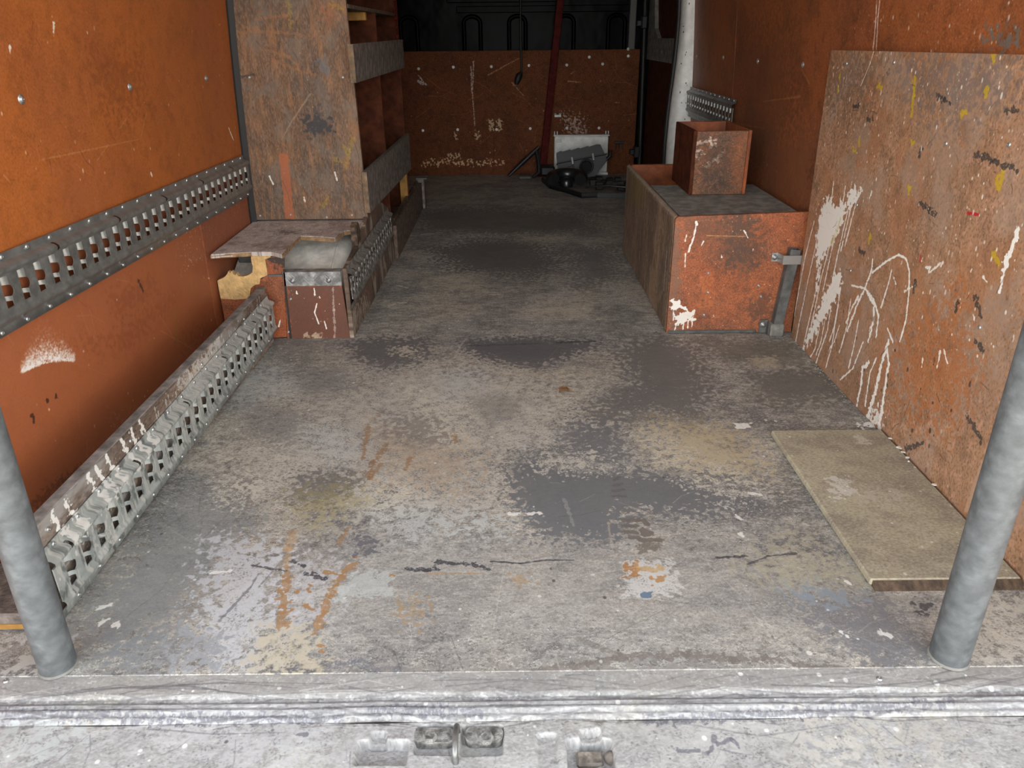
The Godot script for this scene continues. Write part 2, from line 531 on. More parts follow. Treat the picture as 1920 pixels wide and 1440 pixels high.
func paint_floor():
	var f: Canvas = C.floor_front
	var dark := rgb(92, 92, 94)
	# fields where the coating has peeled; middle one lightened to offset light falloff
	f.patch([Vector2(-0.576, -2.054), Vector2(-0.263, -2.128), Vector2(0.064, -2.038), Vector2(0.206, -1.852), Vector2(0.188, -1.667), Vector2(0.049, -1.536), Vector2(-0.003, -1.297), Vector2(-0.174, -1.226), Vector2(-0.522, -1.325), Vector2(-0.682, -1.527)], rgb(198, 192, 179), 0.62, 0.15, 0.12, 0.66)
	f.patch([Vector2(0.296, -1.664), Vector2(0.504, -1.688), Vector2(0.57, -1.501), Vector2(0.519, -1.41), Vector2(0.351, -1.458)], rgb(202, 190, 162), 0.7, 0.1, 0.08, 0.7)
	f.patch([Vector2(-0.845, -1.186), Vector2(-0.283, -1.246), Vector2(0.203, -1.255), Vector2(0.562, -1.196), Vector2(0.828, -1.023), Vector2(0.768, -0.876), Vector2(-0.766, -0.886)], rgb(156, 152, 147), 0.5, 0.12, 0.12, 0.95)
	# worn bare matting
	f.patch([Vector2(-0.529, -2.269), Vector2(-0.386, -2.303), Vector2(-0.276, -2.262), Vector2(-0.257, -2.149), Vector2(-0.291, -2.087), Vector2(-0.383, -2.049), Vector2(-0.485, -2.125)], dark, 0.8, 0.05, 0.02)
	f.patch([Vector2(-0.172, -2.259), Vector2(0.002, -2.291), Vector2(0.278, -2.246), Vector2(0.253, -2.179), Vector2(0.166, -2.125), Vector2(0.08, -2.037), Vector2(-0.048, -2.081), Vector2(-0.133, -2.167)], dark, 0.88, 0.04, 0.02)
	f.patch([Vector2(0.32, -2.177), Vector2(0.492, -2.287), Vector2(0.583, -2.148), Vector2(0.55, -1.878), Vector2(0.463, -1.689), Vector2(0.365, -1.752), Vector2(0.215, -1.666), Vector2(0.196, -1.755), Vector2(0.348, -1.918)], rgb(104, 102, 100), 0.85, 0.06, 0.03)
	f.patch([Vector2(0.03, -1.537), Vector2(0.144, -1.462), Vector2(0.276, -1.448), Vector2(0.401, -1.412), Vector2(0.532, -1.356), Vector2(0.534, -1.306), Vector2(0.371, -1.28), Vector2(0.242, -1.302), Vector2(0.196, -1.202), Vector2(0.05, -1.222), Vector2(-0.003, -1.336), Vector2(-0.002, -1.465)], rgb(104, 105, 107), 0.9, 0.04, 0.012)
	f.patch([Vector2(0.163, -1.696), Vector2(0.255, -1.665), Vector2(0.26, -1.507), Vector2(0.193, -1.461), Vector2(0.097, -1.487)], rgb(108, 108, 110), 0.85, 0.05, 0.012)
	f.patch([Vector2(-0.484, -1.441), Vector2(-0.394, -1.473), Vector2(-0.335, -1.416), Vector2(-0.414, -1.343), Vector2(-0.502, -1.376)], rgb(98, 95, 94), 0.75, 0.05, 0.03)
	f.patch([Vector2(0.685, -1.983), Vector2(0.946, -2.015), Vector2(0.927, -1.818), Vector2(0.681, -1.775)], rgb(100, 98, 92), 0.75, 0.05, 0.05)
	f.patch([Vector2(-0.118, -1.853), Vector2(-0.045, -1.875), Vector2(0.021, -1.823), Vector2(0.013, -1.714), Vector2(-0.056, -1.686), Vector2(-0.099, -1.747)], rgb(128, 126, 120), 0.4, 0.02, 0.02)
	f.patch([Vector2(0.586, -2.237), Vector2(0.893, -2.229), Vector2(0.899, -2.016), Vector2(0.675, -2.062)], rgb(104, 102, 92), 0.6, 0.05, 0.05)
	# left strip of clean vinyl
	f.patch([Vector2(-0.722, -1.434), Vector2(-0.557, -1.326), Vector2(-0.527, -1.232), Vector2(-0.58, -0.991), Vector2(-0.658, -0.907), Vector2(-0.732, -0.968), Vector2(-0.737, -1.272)], rgb(124, 128, 129), 0.6, 0.05, 0.05)
	# pale peeled flakes
	for q in [[Vector2(-0.648, -1.411), Vector2(-0.586, -1.42), Vector2(-0.529, -1.387), Vector2(-0.586, -1.347), Vector2(-0.612, -1.357)], [Vector2(-0.311, -1.415), Vector2(-0.247, -1.47), Vector2(-0.187, -1.36), Vector2(-0.248, -1.301), Vector2(-0.307, -1.322)], [Vector2(0.376, -1.662), Vector2(0.477, -1.579), Vector2(0.519, -1.41), Vector2(0.442, -1.434), Vector2(0.36, -1.505)], [Vector2(0.387, -1.402), Vector2(0.507, -1.367), Vector2(0.535, -1.346), Vector2(0.461, -1.327)], [Vector2(-0.305, -1.934), Vector2(-0.144, -1.795), Vector2(-0.104, -1.565), Vector2(-0.205, -1.542)], [Vector2(0.048, -1.512), Vector2(0.188, -1.534), Vector2(0.206, -1.473), Vector2(0.071, -1.464)]]:
		f.patch(q, rgb(196, 190, 176), 0.85, 0.05, 0.008, 0.62)
	f.patch([Vector2(-0.359, -1.708), Vector2(-0.218, -1.676), Vector2(-0.077, -1.514), Vector2(-0.118, -1.358), Vector2(-0.265, -1.425), Vector2(-0.345, -1.545)], rgb(160, 132, 104), 0.4, 0.08, 0.05, 0.7)
	f.patch([Vector2(0.359, -1.721), Vector2(0.564, -1.658), Vector2(0.556, -1.454), Vector2(0.416, -1.48)], rgb(168, 150, 116), 0.55, 0.06, 0.03, 0.75)
	f.patch([Vector2(-0.47, -1.386), Vector2(-0.383, -1.416), Vector2(-0.31, -1.342), Vector2(-0.394, -1.257), Vector2(-0.461, -1.305)], rgb(152, 142, 98), 0.5, 0.05, 0.03, 0.8)
	f.patch([Vector2(0.547, -1.213), Vector2(0.632, -1.113), Vector2(0.639, -1.04), Vector2(0.488, -1.042), Vector2(0.434, -1.117)], rgb(176, 168, 138), 0.5, 0.06, 0.05, 0.8)
	for q in [[Vector2(-0.539, -1.712), Vector2(-0.409, -1.68), Vector2(-0.345, -1.545), Vector2(-0.399, -1.497), Vector2(-0.524, -1.6)], [Vector2(-0.853, -2.022), Vector2(-0.673, -2.057), Vector2(-0.593, -1.871), Vector2(-0.765, -1.809)], [Vector2(-0.22, -2.006), Vector2(-0.095, -2.042), Vector2(-0.074, -1.859), Vector2(-0.19, -1.828)], [Vector2(-0.304, -1.302), Vector2(-0.183, -1.319), Vector2(-0.111, -1.243), Vector2(-0.214, -1.209)], [Vector2(-0.092, -1.298), Vector2(-0.003, -1.278), Vector2(-0.035, -1.224), Vector2(-0.1, -1.243)]]:
		f.patch(q, rgb(184, 190, 190), 0.55, 0.05, 0.02, 0.65)
	for q in [[Vector2(-0.693, -1.807), Vector2(-0.561, -1.742), Vector2(-0.551, -1.6), Vector2(-0.66, -1.657)], [Vector2(-0.631, -2.017), Vector2(-0.512, -2.053), Vector2(-0.466, -1.903), Vector2(-0.564, -1.87)], [Vector2(-0.823, -2.479), Vector2(-0.575, -2.367), Vector2(-0.651, -2.097), Vector2(-0.774, -2.185)], [Vector2(-0.308, -1.736), Vector2(-0.18, -1.704), Vector2(-0.184, -1.593), Vector2(-0.279, -1.621)]]:
		f.patch(q, rgb(104, 103, 104), 0.5, 0.06, 0.04, 0.7)
	# pale patches near the edge
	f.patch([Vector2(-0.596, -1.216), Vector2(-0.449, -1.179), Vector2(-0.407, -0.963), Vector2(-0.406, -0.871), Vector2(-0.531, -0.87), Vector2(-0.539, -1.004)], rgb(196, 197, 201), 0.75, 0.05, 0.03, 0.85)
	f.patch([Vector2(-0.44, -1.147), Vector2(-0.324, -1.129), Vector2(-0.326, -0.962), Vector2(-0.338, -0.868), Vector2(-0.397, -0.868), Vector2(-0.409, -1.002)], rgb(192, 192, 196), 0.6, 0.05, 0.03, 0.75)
	f.patch([Vector2(-0.425, -0.964), Vector2(-0.335, -0.962), Vector2(-0.305, -0.867), Vector2(-0.413, -0.869)], rgb(188, 176, 148), 0.7, 0.03, 0.02, 0.75)
	# rust runs
	var rust := rgb(156, 118, 80)
	f.line([Vector2(-0.43, -1.131), Vector2(-0.415, -1.092), Vector2(-0.415, -1.056), Vector2(-0.399, -1.015), Vector2(-0.393, -0.976)], 0.010, 0.020, rust, 0.75, 1.0, 0.85)
	f.line([Vector2(-0.303, -1.132), Vector2(-0.315, -1.106), Vector2(-0.323, -1.076), Vector2(-0.33, -1.041), Vector2(-0.331, -1), Vector2(-0.335, -0.962)], 0.014, 0.013, rust, 0.8, 1.0, 0.85)
	f.line([Vector2(-0.351, -1.111), Vector2(-0.319, -1.101)], 0.008, 0.006, rust, 0.85, 0.7)
	f.line([Vector2(-0.443, -1.231), Vector2(-0.438, -1.179), Vector2(-0.429, -1.131)], 0.02, 0.008, rgb(180, 146, 106), 0.5, 0.8)
	f.line([Vector2(-0.335, -1.247), Vector2(-0.343, -1.198)], 0.007, 0.009, rust, 0.6, 0.9)
	for q in [[Vector2(-0.372, -1.077), Vector2(-0.368, -1.073)], [Vector2(-0.364, -1.021), Vector2(-0.352, -1.011)], [Vector2(-0.321, -0.926), Vector2(-0.313, -0.927)], [Vector2(-0.315, -0.913), Vector2(-0.309, -0.912)], [Vector2(-0.227, -1.103), Vector2(-0.224, -1.097)], [Vector2(-0.392, -1.059), Vector2(-0.39, -1.057)], [Vector2(-0.37, -1.06), Vector2(-0.368, -1.058)], [Vector2(-0.303, -1.154), Vector2(-0.301, -1.152)]]:
		f.line(q, 0.008, 0.006, rust, 0.9, 0.9)
	f.patch([Vector2(-0.196, -1.025), Vector2(-0.168, -1.027), Vector2(-0.151, -0.998), Vector2(-0.172, -0.979), Vector2(-0.188, -0.998)], rgb(160, 130, 92), 0.6, 0.03, 0.015, 0.7)
	f.patch([Vector2(-0.009, -1.086), Vector2(0.021, -1.093), Vector2(0.025, -1.075), Vector2(-0.004, -1.071)], rgb(160, 130, 94), 0.5, 0.02, 0.01)
	f.line([Vector2(-0.161, -1.103), Vector2(-0.058, -1.103)], 0.005, 0.003, rgb(168, 128, 84), 0.7, 0.9, 0.7)
	for q in [[Vector2(-0.306, -1.582), Vector2(-0.326, -1.507), Vector2(-0.325, -1.426), Vector2(-0.306, -1.495)], [Vector2(-0.24, -1.518), Vector2(-0.247, -1.47)], [Vector2(-0.147, -1.632), Vector2(-0.138, -1.592)], [Vector2(-0.368, -1.679), Vector2(-0.353, -1.52)]]:
		f.line(q, 0.014, 0.008, rgb(140, 102, 66), 0.6, 0.9, 0.75)
	# black rubber marks
	var black := rgb(62, 62, 66)
	f.line([Vector2(-0.496, -1.132), Vector2(-0.426, -1.115)], 0.004, 0.006, black, 0.8, 0.8, 0.8)
	f.line([Vector2(-0.42, -1.142), Vector2(-0.392, -1.127)], 0.008, 0.006, black, 0.8, 0.9, 0.8)
	f.line([Vector2(-0.381, -1.105), Vector2(-0.348, -1.093)], 0.012, 0.008, black, 0.85, 0.9, 0.8)
	f.line([Vector2(-0.203, -1.121), Vector2(-0.162, -1.111), Vector2(-0.148, -1.114)], 0.007, 0.012, black, 0.85, 1.0, 0.8)
	f.line([Vector2(-0.15, -1.136), Vector2(-0.074, -1.128), Vector2(-0.048, -1.115)], 0.010, 0.006, black, 0.85, 1.0, 0.8)
	f.line([Vector2(-0.044, -1.137), Vector2(0.012, -1.13), Vector2(0.057, -1.139), Vector2(0.112, -1.138)], 0.004, 0.003, black, 0.85, 0.6)
	f.line([Vector2(0.386, -1.141), Vector2(0.444, -1.145)], 0.006, 0.006, black, 0.8, 0.8)
	f.line([Vector2(0.435, -1.12), Vector2(0.483, -1.144), Vector2(0.536, -1.151)], 0.003, 0.005, black, 0.7, 0.8)
	f.line([Vector2(0.148, -2.24), Vector2(0.269, -2.246)], 0.016, 0.01, black, 0.8, 0.9, 0.8)
	f.line([Vector2(-0.127, -2.221), Vector2(0.087, -2.233)], 0.010, 0.008, black, 0.7, 1.0, 0.75)
	f.patch([Vector2(-0.309, -1.207), Vector2(-0.278, -1.214), Vector2(-0.267, -1.176), Vector2(-0.296, -1.164)], rgb(96, 96, 102), 0.85, 0.02, 0.006)
	f.patch([Vector2(0.703, -1.014), Vector2(0.723, -1.011), Vector2(0.71, -0.985), Vector2(0.694, -0.99)], rgb(74, 74, 76), 0.9, 0.015, 0.003)
	f.line([Vector2(-0.29, -0.878), Vector2(-0.251, -0.893), Vector2(-0.223, -0.879), Vector2(-0.163, -0.869)], 0.014, 0.008, rgb(112, 112, 118), 0.8, 1.0, 0.65)
	f.line([Vector2(0.029, -0.867), Vector2(0.113, -0.88), Vector2(0.157, -0.894), Vector2(0.277, -0.897), Vector2(0.343, -0.888)], 0.010, 0.018, rgb(112, 104, 98), 0.75, 0.9, 0.8)
	f.line([Vector2(0.343, -0.888), Vector2(0.394, -0.891), Vector2(0.471, -0.87), Vector2(0.528, -0.867)], 0.016, 0.004, rgb(112, 104, 98), 0.7, 0.9, 0.8)
	f.patch([Vector2(-0.221, -0.866), Vector2(-0.055, -0.871), Vector2(0.113, -0.877), Vector2(0.282, -0.883), Vector2(0.377, -0.862)], rgb(134, 128, 122), 0.6, 0.02, 0.02, 0.9)
	# textured sheet where the top coat is gone
	f.patch([Vector2(0.47, -1.029), Vector2(0.564, -1.041), Vector2(0.642, -1.026), Vector2(0.678, -0.923), Vector2(0.656, -0.872), Vector2(0.551, -0.879), Vector2(0.523, -0.938)], rgb(112, 112, 116), 0.75, 0.03, 0.01, 0.72)
	f.patch([Vector2(-0.675, -0.943), Vector2(-0.569, -0.966), Vector2(-0.484, -0.952), Vector2(-0.477, -0.882), Vector2(-0.619, -0.879)], rgb(120, 124, 128), 0.55, 0.03, 0.02, 0.75)
	f.patch([Vector2(0.486, -1.049), Vector2(0.55, -1.055), Vector2(0.606, -1.029), Vector2(0.55, -1.007), Vector2(0.5, -1.021)], rgb(140, 154, 166), 0.6, 0.03, 0.02, 0.7)
	# patch of bare primer with rust, and one pale patch beside the rust runs
	f.patch([Vector2(0.203, -1.133), Vector2(0.294, -1.138), Vector2(0.298, -1.045), Vector2(0.235, -1.029), Vector2(0.194, -1.036)], rgb(196, 194, 190), 0.8, 0.012, 0.004, 0.8)
	f.patch([Vector2(0.206, -1.12), Vector2(0.227, -1.128), Vector2(0.227, -1.097), Vector2(0.204, -1.093)], rgb(152, 104, 60), 0.8, 0.012, 0.006)
	f.patch([Vector2(0.231, -1.12), Vector2(0.28, -1.116), Vector2(0.272, -1.101), Vector2(0.233, -1.105)], rgb(180, 146, 98), 0.7, 0.012, 0.006)
	f.patch([Vector2(0.256, -1.092), Vector2(0.27, -1.092), Vector2(0.269, -1.074), Vector2(0.253, -1.072)], rgb(164, 120, 76), 0.8, 0.01, 0.004)
	f.patch([Vector2(0.226, -1.046), Vector2(0.245, -1.049), Vector2(0.246, -1.033), Vector2(0.225, -1.032)], rgb(92, 112, 130), 0.9, 0.004, 0.002)
	f.patch([Vector2(-0.3, -1.106), Vector2(-0.227, -1.115), Vector2(-0.217, -1.046), Vector2(-0.319, -1.034), Vector2(-0.317, -1.069)], rgb(184, 190, 186), 0.6, 0.01, 0.004, 0.9)
	# boot print
	var tread := rgb(104, 96, 88)
	for q in [[Vector2(0.226, -1.262), Vector2(0.257, -1.265)], [Vector2(0.221, -1.244), Vector2(0.247, -1.244)], [Vector2(0.223, -1.226), Vector2(0.244, -1.222)], [Vector2(0.231, -1.207), Vector2(0.245, -1.205)], [Vector2(0.265, -1.263), Vector2(0.271, -1.247)], [Vector2(0.248, -1.198), Vector2(0.286, -1.197)]]:
		f.line(q, 0.012, 0.012, tread, 0.8, 0.25)
	f.patch([Vector2(0.259, -1.24), Vector2(0.271, -1.232), Vector2(0.28, -1.211), Vector2(0.248, -1.208)], tread, 0.8, 0.004, 0.002)
	f.patch([Vector2(0.236, -1.185), Vector2(0.296, -1.197), Vector2(0.284, -1.167), Vector2(0.242, -1.158)], tread, 0.7, 0.006, 0.003, 0.85)
	for q in [[Vector2(0.226, -1.416), Vector2(0.237, -1.431)], [Vector2(0.22, -1.394), Vector2(0.24, -1.4)], [Vector2(0.218, -1.373), Vector2(0.239, -1.377)], [Vector2(0.215, -1.352), Vector2(0.238, -1.352)]]:
		f.line(q, 0.010, 0.010, rgb(92, 88, 86), 0.6, 0.4, 0.8)
	for q in [[Vector2(0.106, -0.936), Vector2(0.134, -0.917)], [Vector2(0.142, -0.913), Vector2(0.158, -0.903)]]:
		f.line(q, 0.012, 0.010, rgb(118, 112, 106), 0.6, 0.5, 0.8)
	# paint drips and chips of paint
	var white := rgb(226, 224, 218)
	f.patch([Vector2(0.563, -1.678), Vector2(0.607, -1.677), Vector2(0.597, -1.658), Vector2(0.576, -1.644), Vector2(0.562, -1.65)], white, 0.95, 0.004, 0.002)
	f.patch([Vector2(0.717, -2.093), Vector2(0.803, -2.108), Vector2(0.784, -2.027), Vector2(0.735, -2.02)], rgb(178, 166, 146), 0.8, 0.02, 0.008, 0.8)
	f.patch([Vector2(0.876, -1.666), Vector2(0.923, -1.679), Vector2(0.924, -1.65), Vector2(0.873, -1.643)], white, 0.9, 0.01, 0.003)
	f.patch([Vector2(-0.382, -2.21), Vector2(-0.323, -2.217), Vector2(-0.297, -2.137), Vector2(-0.367, -2.165)], rgb(196, 186, 168), 0.85, 0.03, 0.006, 0.8)
	for q in [[Vector2(-0.008, -1.291), Vector2(0.058, -1.292)], [Vector2(0.459, -1.279), Vector2(0.466, -1.265)], [Vector2(0.447, -1.215), Vector2(0.452, -1.208)], [Vector2(-0.722, -1.02), Vector2(-0.712, -1.028)], [Vector2(-0.705, -0.983), Vector2(-0.699, -0.993)], [Vector2(-0.679, -0.98), Vector2(-0.669, -0.972)], [Vector2(0.611, -0.941), Vector2(0.616, -0.934)], [Vector2(0.541, -0.94), Vector2(0.545, -0.937)], [Vector2(0.603, -1.069), Vector2(0.605, -1.063)], [Vector2(0.515, -1.357), Vector2(0.534, -1.35)], [Vector2(-0.563, -1.11), Vector2(-0.531, -1.117)], [Vector2(0.453, -0.843), Vector2(0.46, -0.84)]]:
		f.line(q, 0.010, 0.007, white, 0.85, 1.0)
	f.line([Vector2(0.192, -1.256), Vector2(0.19, -1.152)], 0.004, 0.004, rgb(178, 164, 150), 0.5, 0.5, 0.8)
	f.line([Vector2(0.109, -1.344), Vector2(0.121, -1.248)], 0.01, 0.006, rgb(150, 148, 146), 0.6, 0.5, 0.8)
	f.line([Vector2(-0.155, -2.258), Vector2(-0.194, -2.044)], 0.008, 0.004, rgb(192, 188, 180), 0.6, 0.8, 0.75)
	f.line([Vector2(-0.504, -0.984), Vector2(-0.477, -1.071), Vector2(-0.474, -1.108)], 0.006, 0.003, rgb(112, 112, 116), 0.7, 0.5)
	f.line([Vector2(-0.445, -1.131), Vector2(-0.462, -1.071)], 0.004, 0.003, rgb(120, 120, 124), 0.6, 0.5)
	f.drops(Vector2(-0.9, -2.4), Vector2(0.9, -0.86), 420, 0.0008, 0.004, white, 0.8, 1.4)
	f.drops(Vector2(-0.9, -2.4), Vector2(0.9, -0.86), 160, 0.0008, 0.003, rgb(60, 58, 56), 0.7, 1.4)
	f.scratches(Vector2(-0.8, -2.4), Vector2(0.85, -0.9), 110, 0.03, 0.22, 0.0016, rgb(196, 192, 184), 0.5)
	f.scratches(Vector2(-0.8, -2.4), Vector2(0.85, -0.9), 60, 0.03, 0.2, 0.0016, rgb(74, 72, 70), 0.5)
	f.line([Vector2(-0.853, -0.945), Vector2(-0.803, -0.951), Vector2(-0.737, -0.944)], 0.02, 0.02, rgb(196, 196, 194), 0.6, 1.0, 0.7)
	f.patch([Vector2(-0.803, -0.892), Vector2(-0.778, -0.907), Vector2(-0.762, -0.898), Vector2(-0.759, -0.875), Vector2(-0.8, -0.874)], rgb(180, 178, 170), 0.8, 0.02, 0.005)
	f.patch([Vector2(0.759, -0.984), Vector2(0.896, -1.036), Vector2(0.797, -0.876), Vector2(0.678, -0.867)], rgb(206, 200, 184), 0.6, 0.05, 0.03, 0.7)

func paint_floor_far():
	var white := rgb(226, 224, 218)
	var b: Canvas = C.floor_back
	b.patch([Vector2(-0.389, -3.395), Vector2(-0.2, -3.585), Vector2(0.111, -3.572), Vector2(0.239, -3.191), Vector2(0.092, -2.957), Vector2(-0.219, -3.045)], rgb(92, 90, 88), 0.8, 0.1, 0.05)
	b.patch([Vector2(-0.588, -4.204), Vector2(-0.174, -4.326), Vector2(0.424, -4.155), Vector2(0.443, -3.777), Vector2(-0.019, -3.685), Vector2(-0.43, -3.816)], rgb(96, 93, 89), 0.7, 0.1, 0.08)
	b.patch([Vector2(0.252, -3.369), Vector2(0.483, -3.456), Vector2(0.44, -2.945), Vector2(0.255, -2.809)], rgb(98, 97, 95), 0.7, 0.08, 0.06)
	for q in [[Vector2(-0.491, -3.325), Vector2(-0.446, -3.36), Vector2(-0.379, -3.302), Vector2(-0.446, -3.252)], [Vector2(0.06, -3.627), Vector2(0.246, -3.673), Vector2(0.251, -3.546), Vector2(0.072, -3.553)], [Vector2(-0.303, -2.971), Vector2(-0.128, -3.003), Vector2(-0.11, -2.788), Vector2(-0.267, -2.793)], [Vector2(0.062, -2.623), Vector2(0.284, -2.678), Vector2(0.305, -2.5), Vector2(0.078, -2.479)]]:
		b.patch(q, rgb(186, 178, 160), 0.7, 0.06, 0.02, 0.65)
	for q in [[Vector2(-0.454, -2.622), Vector2(-0.429, -2.645)], [Vector2(-0.42, -2.651), Vector2(-0.391, -2.656)], [Vector2(-0.453, -2.868), Vector2(-0.409, -2.832)], [Vector2(-0.397, -3.115), Vector2(-0.36, -3.105)], [Vector2(-0.446, -3.703), Vector2(-0.342, -3.743)], [Vector2(0.017, -5.67), Vector2(0.171, -5.565)]]:
		b.line(q, 0.012, 0.008, rgb(206, 202, 192), 0.8, 0.9)
	b.scratches(Vector2(-0.5, -5.4), Vector2(0.5, -2.5), 80, 0.05, 0.35, 0.003, rgb(190, 184, 172), 0.45, 0.0, 1.2)
	b.scratches(Vector2(-0.5, -5.4), Vector2(0.5, -2.5), 50, 0.05, 0.3, 0.003, rgb(66, 64, 62), 0.45, 0.0, 1.2)
	b.drops(Vector2(-0.5, -5.4), Vector2(0.5, -2.5), 140, 0.001, 0.005, white, 0.7, 1.3)

func paint_walls():
	var l: Canvas = C.left
	var white := rgb(228, 224, 218)
	# upper panel keeps its bright orange film; lower one is scuffed and dusty
	l.patch([Vector2(0.74, -0.5), Vector2(2.8, -0.5), Vector2(2.8, 0.02), Vector2(0.74, 0.02)], rgb(156, 90, 62), 0.7, 0.01, 0.005, 0.95)
	for q in [[Vector2(1.962, -0.127), Vector2(2.202, -0.103), Vector2(2.543, -0.038), Vector2(2.587, -0.003), Vector2(2.253, -0.011)], [Vector2(1.521, -0.303), Vector2(1.573, -0.263), Vector2(1.881, -0.25), Vector2(1.984, -0.246), Vector2(1.708, -0.214)], [Vector2(1.667, -0.352), Vector2(1.89, -0.335), Vector2(1.906, -0.301), Vector2(1.695, -0.302)]]:
		l.patch(q, rgb(124, 66, 36), 0.4, 0.03, 0.03, 0.9)
	l.patch([Vector2(1.578, -0.678), Vector2(1.745, -0.665), Vector2(1.848, -0.614), Vector2(1.698, -0.519), Vector2(1.548, -0.576)], rgb(160, 92, 58), 0.4, 0.06, 0.05)
	l.patch([Vector2(1.785, -0.841), Vector2(2.024, -0.856), Vector2(2.011, -0.77), Vector2(1.841, -0.759)], rgb(118, 62, 30), 0.45, 0.06, 0.05, 0.8)
	# sprayed white fan
	var arc: Array = [Vector2(1.311, -0.321), Vector2(1.392, -0.318), Vector2(1.482, -0.273)]
	for k in 2600:
		var t := l.rng.randf()
		var on: Vector2 = arc[0].lerp(arc[1], t).lerp(arc[1].lerp(arc[2], t), t)
		var up := absf(l.rng.randfn(0.0, 0.022)) * (0.35 + sin(PI * t))
		var c := on + Vector2(up * 0.25 + l.rng.randfn(0.0, 0.003), -up)
		var r := l.rng.randf_range(0.0008, 0.002)
		l.line([c, c + Vector2(r, 0)], r * 2.0, r * 2.0, rgb(232, 226, 220), 0.55 * exp(-up / 0.03) * (0.4 + 0.6 * sin(PI * t)))
	for q in [[Vector2(1.669, -0.932), Vector2(1.663, -0.909)], [Vector2(1.51, -0.895), Vector2(1.505, -0.879)], [Vector2(2.604, -0.63), Vector2(2.636, -0.589)], [Vector2(1.991, -0.584), Vector2(1.996, -0.576)]]:
		l.line(q, 0.006, 0.004, white, 0.85, 0.9)
	for q in [[Vector2(2.662, -0.725), Vector2(2.658, -0.555), Vector2(2.657, -0.608)], [Vector2(1.868, -0.709), Vector2(1.954, -0.744)], [Vector2(1.74, -0.654), Vector2(1.803, -0.681)], [Vector2(2.023, -0.731), Vector2(1.972, -0.679)], [Vector2(2.197, -0.638), Vector2(2.16, -0.564)], [Vector2(1.525, -0.686), Vector2(1.964, -0.673)], [Vector2(1.402, -0.68), Vector2(1.418, -0.663)], [Vector2(1.881, -0.25), Vector2(1.972, -0.107)], [Vector2(1.885, -0.189), Vector2(2.083, -0.044)]]:
		l.line(q, 0.003, 0.002, rgb(196, 140, 92), 0.5, 0.8, 0.8)
	l.patch([Vector2(1.566, -0.067), Vector2(1.65, -0.037), Vector2(1.638, 0.017), Vector2(1.559, 0.002)], rgb(190, 160, 146), 0.35, 0.04, 0.02, 0.6)
	l.line([Vector2(1.98, -0.2), Vector2(1.962, -0.127)], 0.022, 0.016, rgb(140, 108, 44), 0.5, 0.8, 0.7)
	l.line([Vector2(1.208, -0.073), Vector2(1.338, -0.063), Vector2(1.508, -0.029), Vector2(1.698, -0.012)], 0.02, 0.014, rgb(96, 56, 36), 0.6, 1.0, 0.7)
	for q in [[Vector2(1.358, -0.247), Vector2(1.362, -0.236)], [Vector2(1.391, -0.234), Vector2(1.394, -0.228)], [Vector2(1.304, -0.233), Vector2(1.305, -0.22)], [Vector2(1.819, -0.35), Vector2(1.834, -0.317)]]:
		l.line(q, 0.008, 0.006, rgb(56, 36, 26), 0.8, 0.9)
	l.drops(Vector2(0.8, -1.3), Vector2(2.72, -0.02), 520, 0.0008, 0.0032, rgb(226, 200, 172), 0.75, 1.8)
	l.drops(Vector2(2.05, -0.44), Vector2(2.75, -0.28), 900, 0.0009, 0.0028, rgb(224, 206, 192), 0.75, 1.2)
	l.patch([Vector2(2.26, -0.43), Vector2(2.78, -0.43), Vector2(2.78, -0.27), Vector2(2.26, -0.27)], rgb(124, 74, 58), 0.55, 0.02, 0.02, 0.8)
	l.scratches(Vector2(0.8, -1.3), Vector2(2.7, -0.05), 120, 0.015, 0.12, 0.0014, rgb(206, 150, 100), 0.5, 1.2, 1.6)
	l.scratches(Vector2(0.8, -1.3), Vector2(2.7, -0.05), 70, 0.01, 0.07, 0.002, rgb(92, 44, 20), 0.5, 1.4, 1.4)

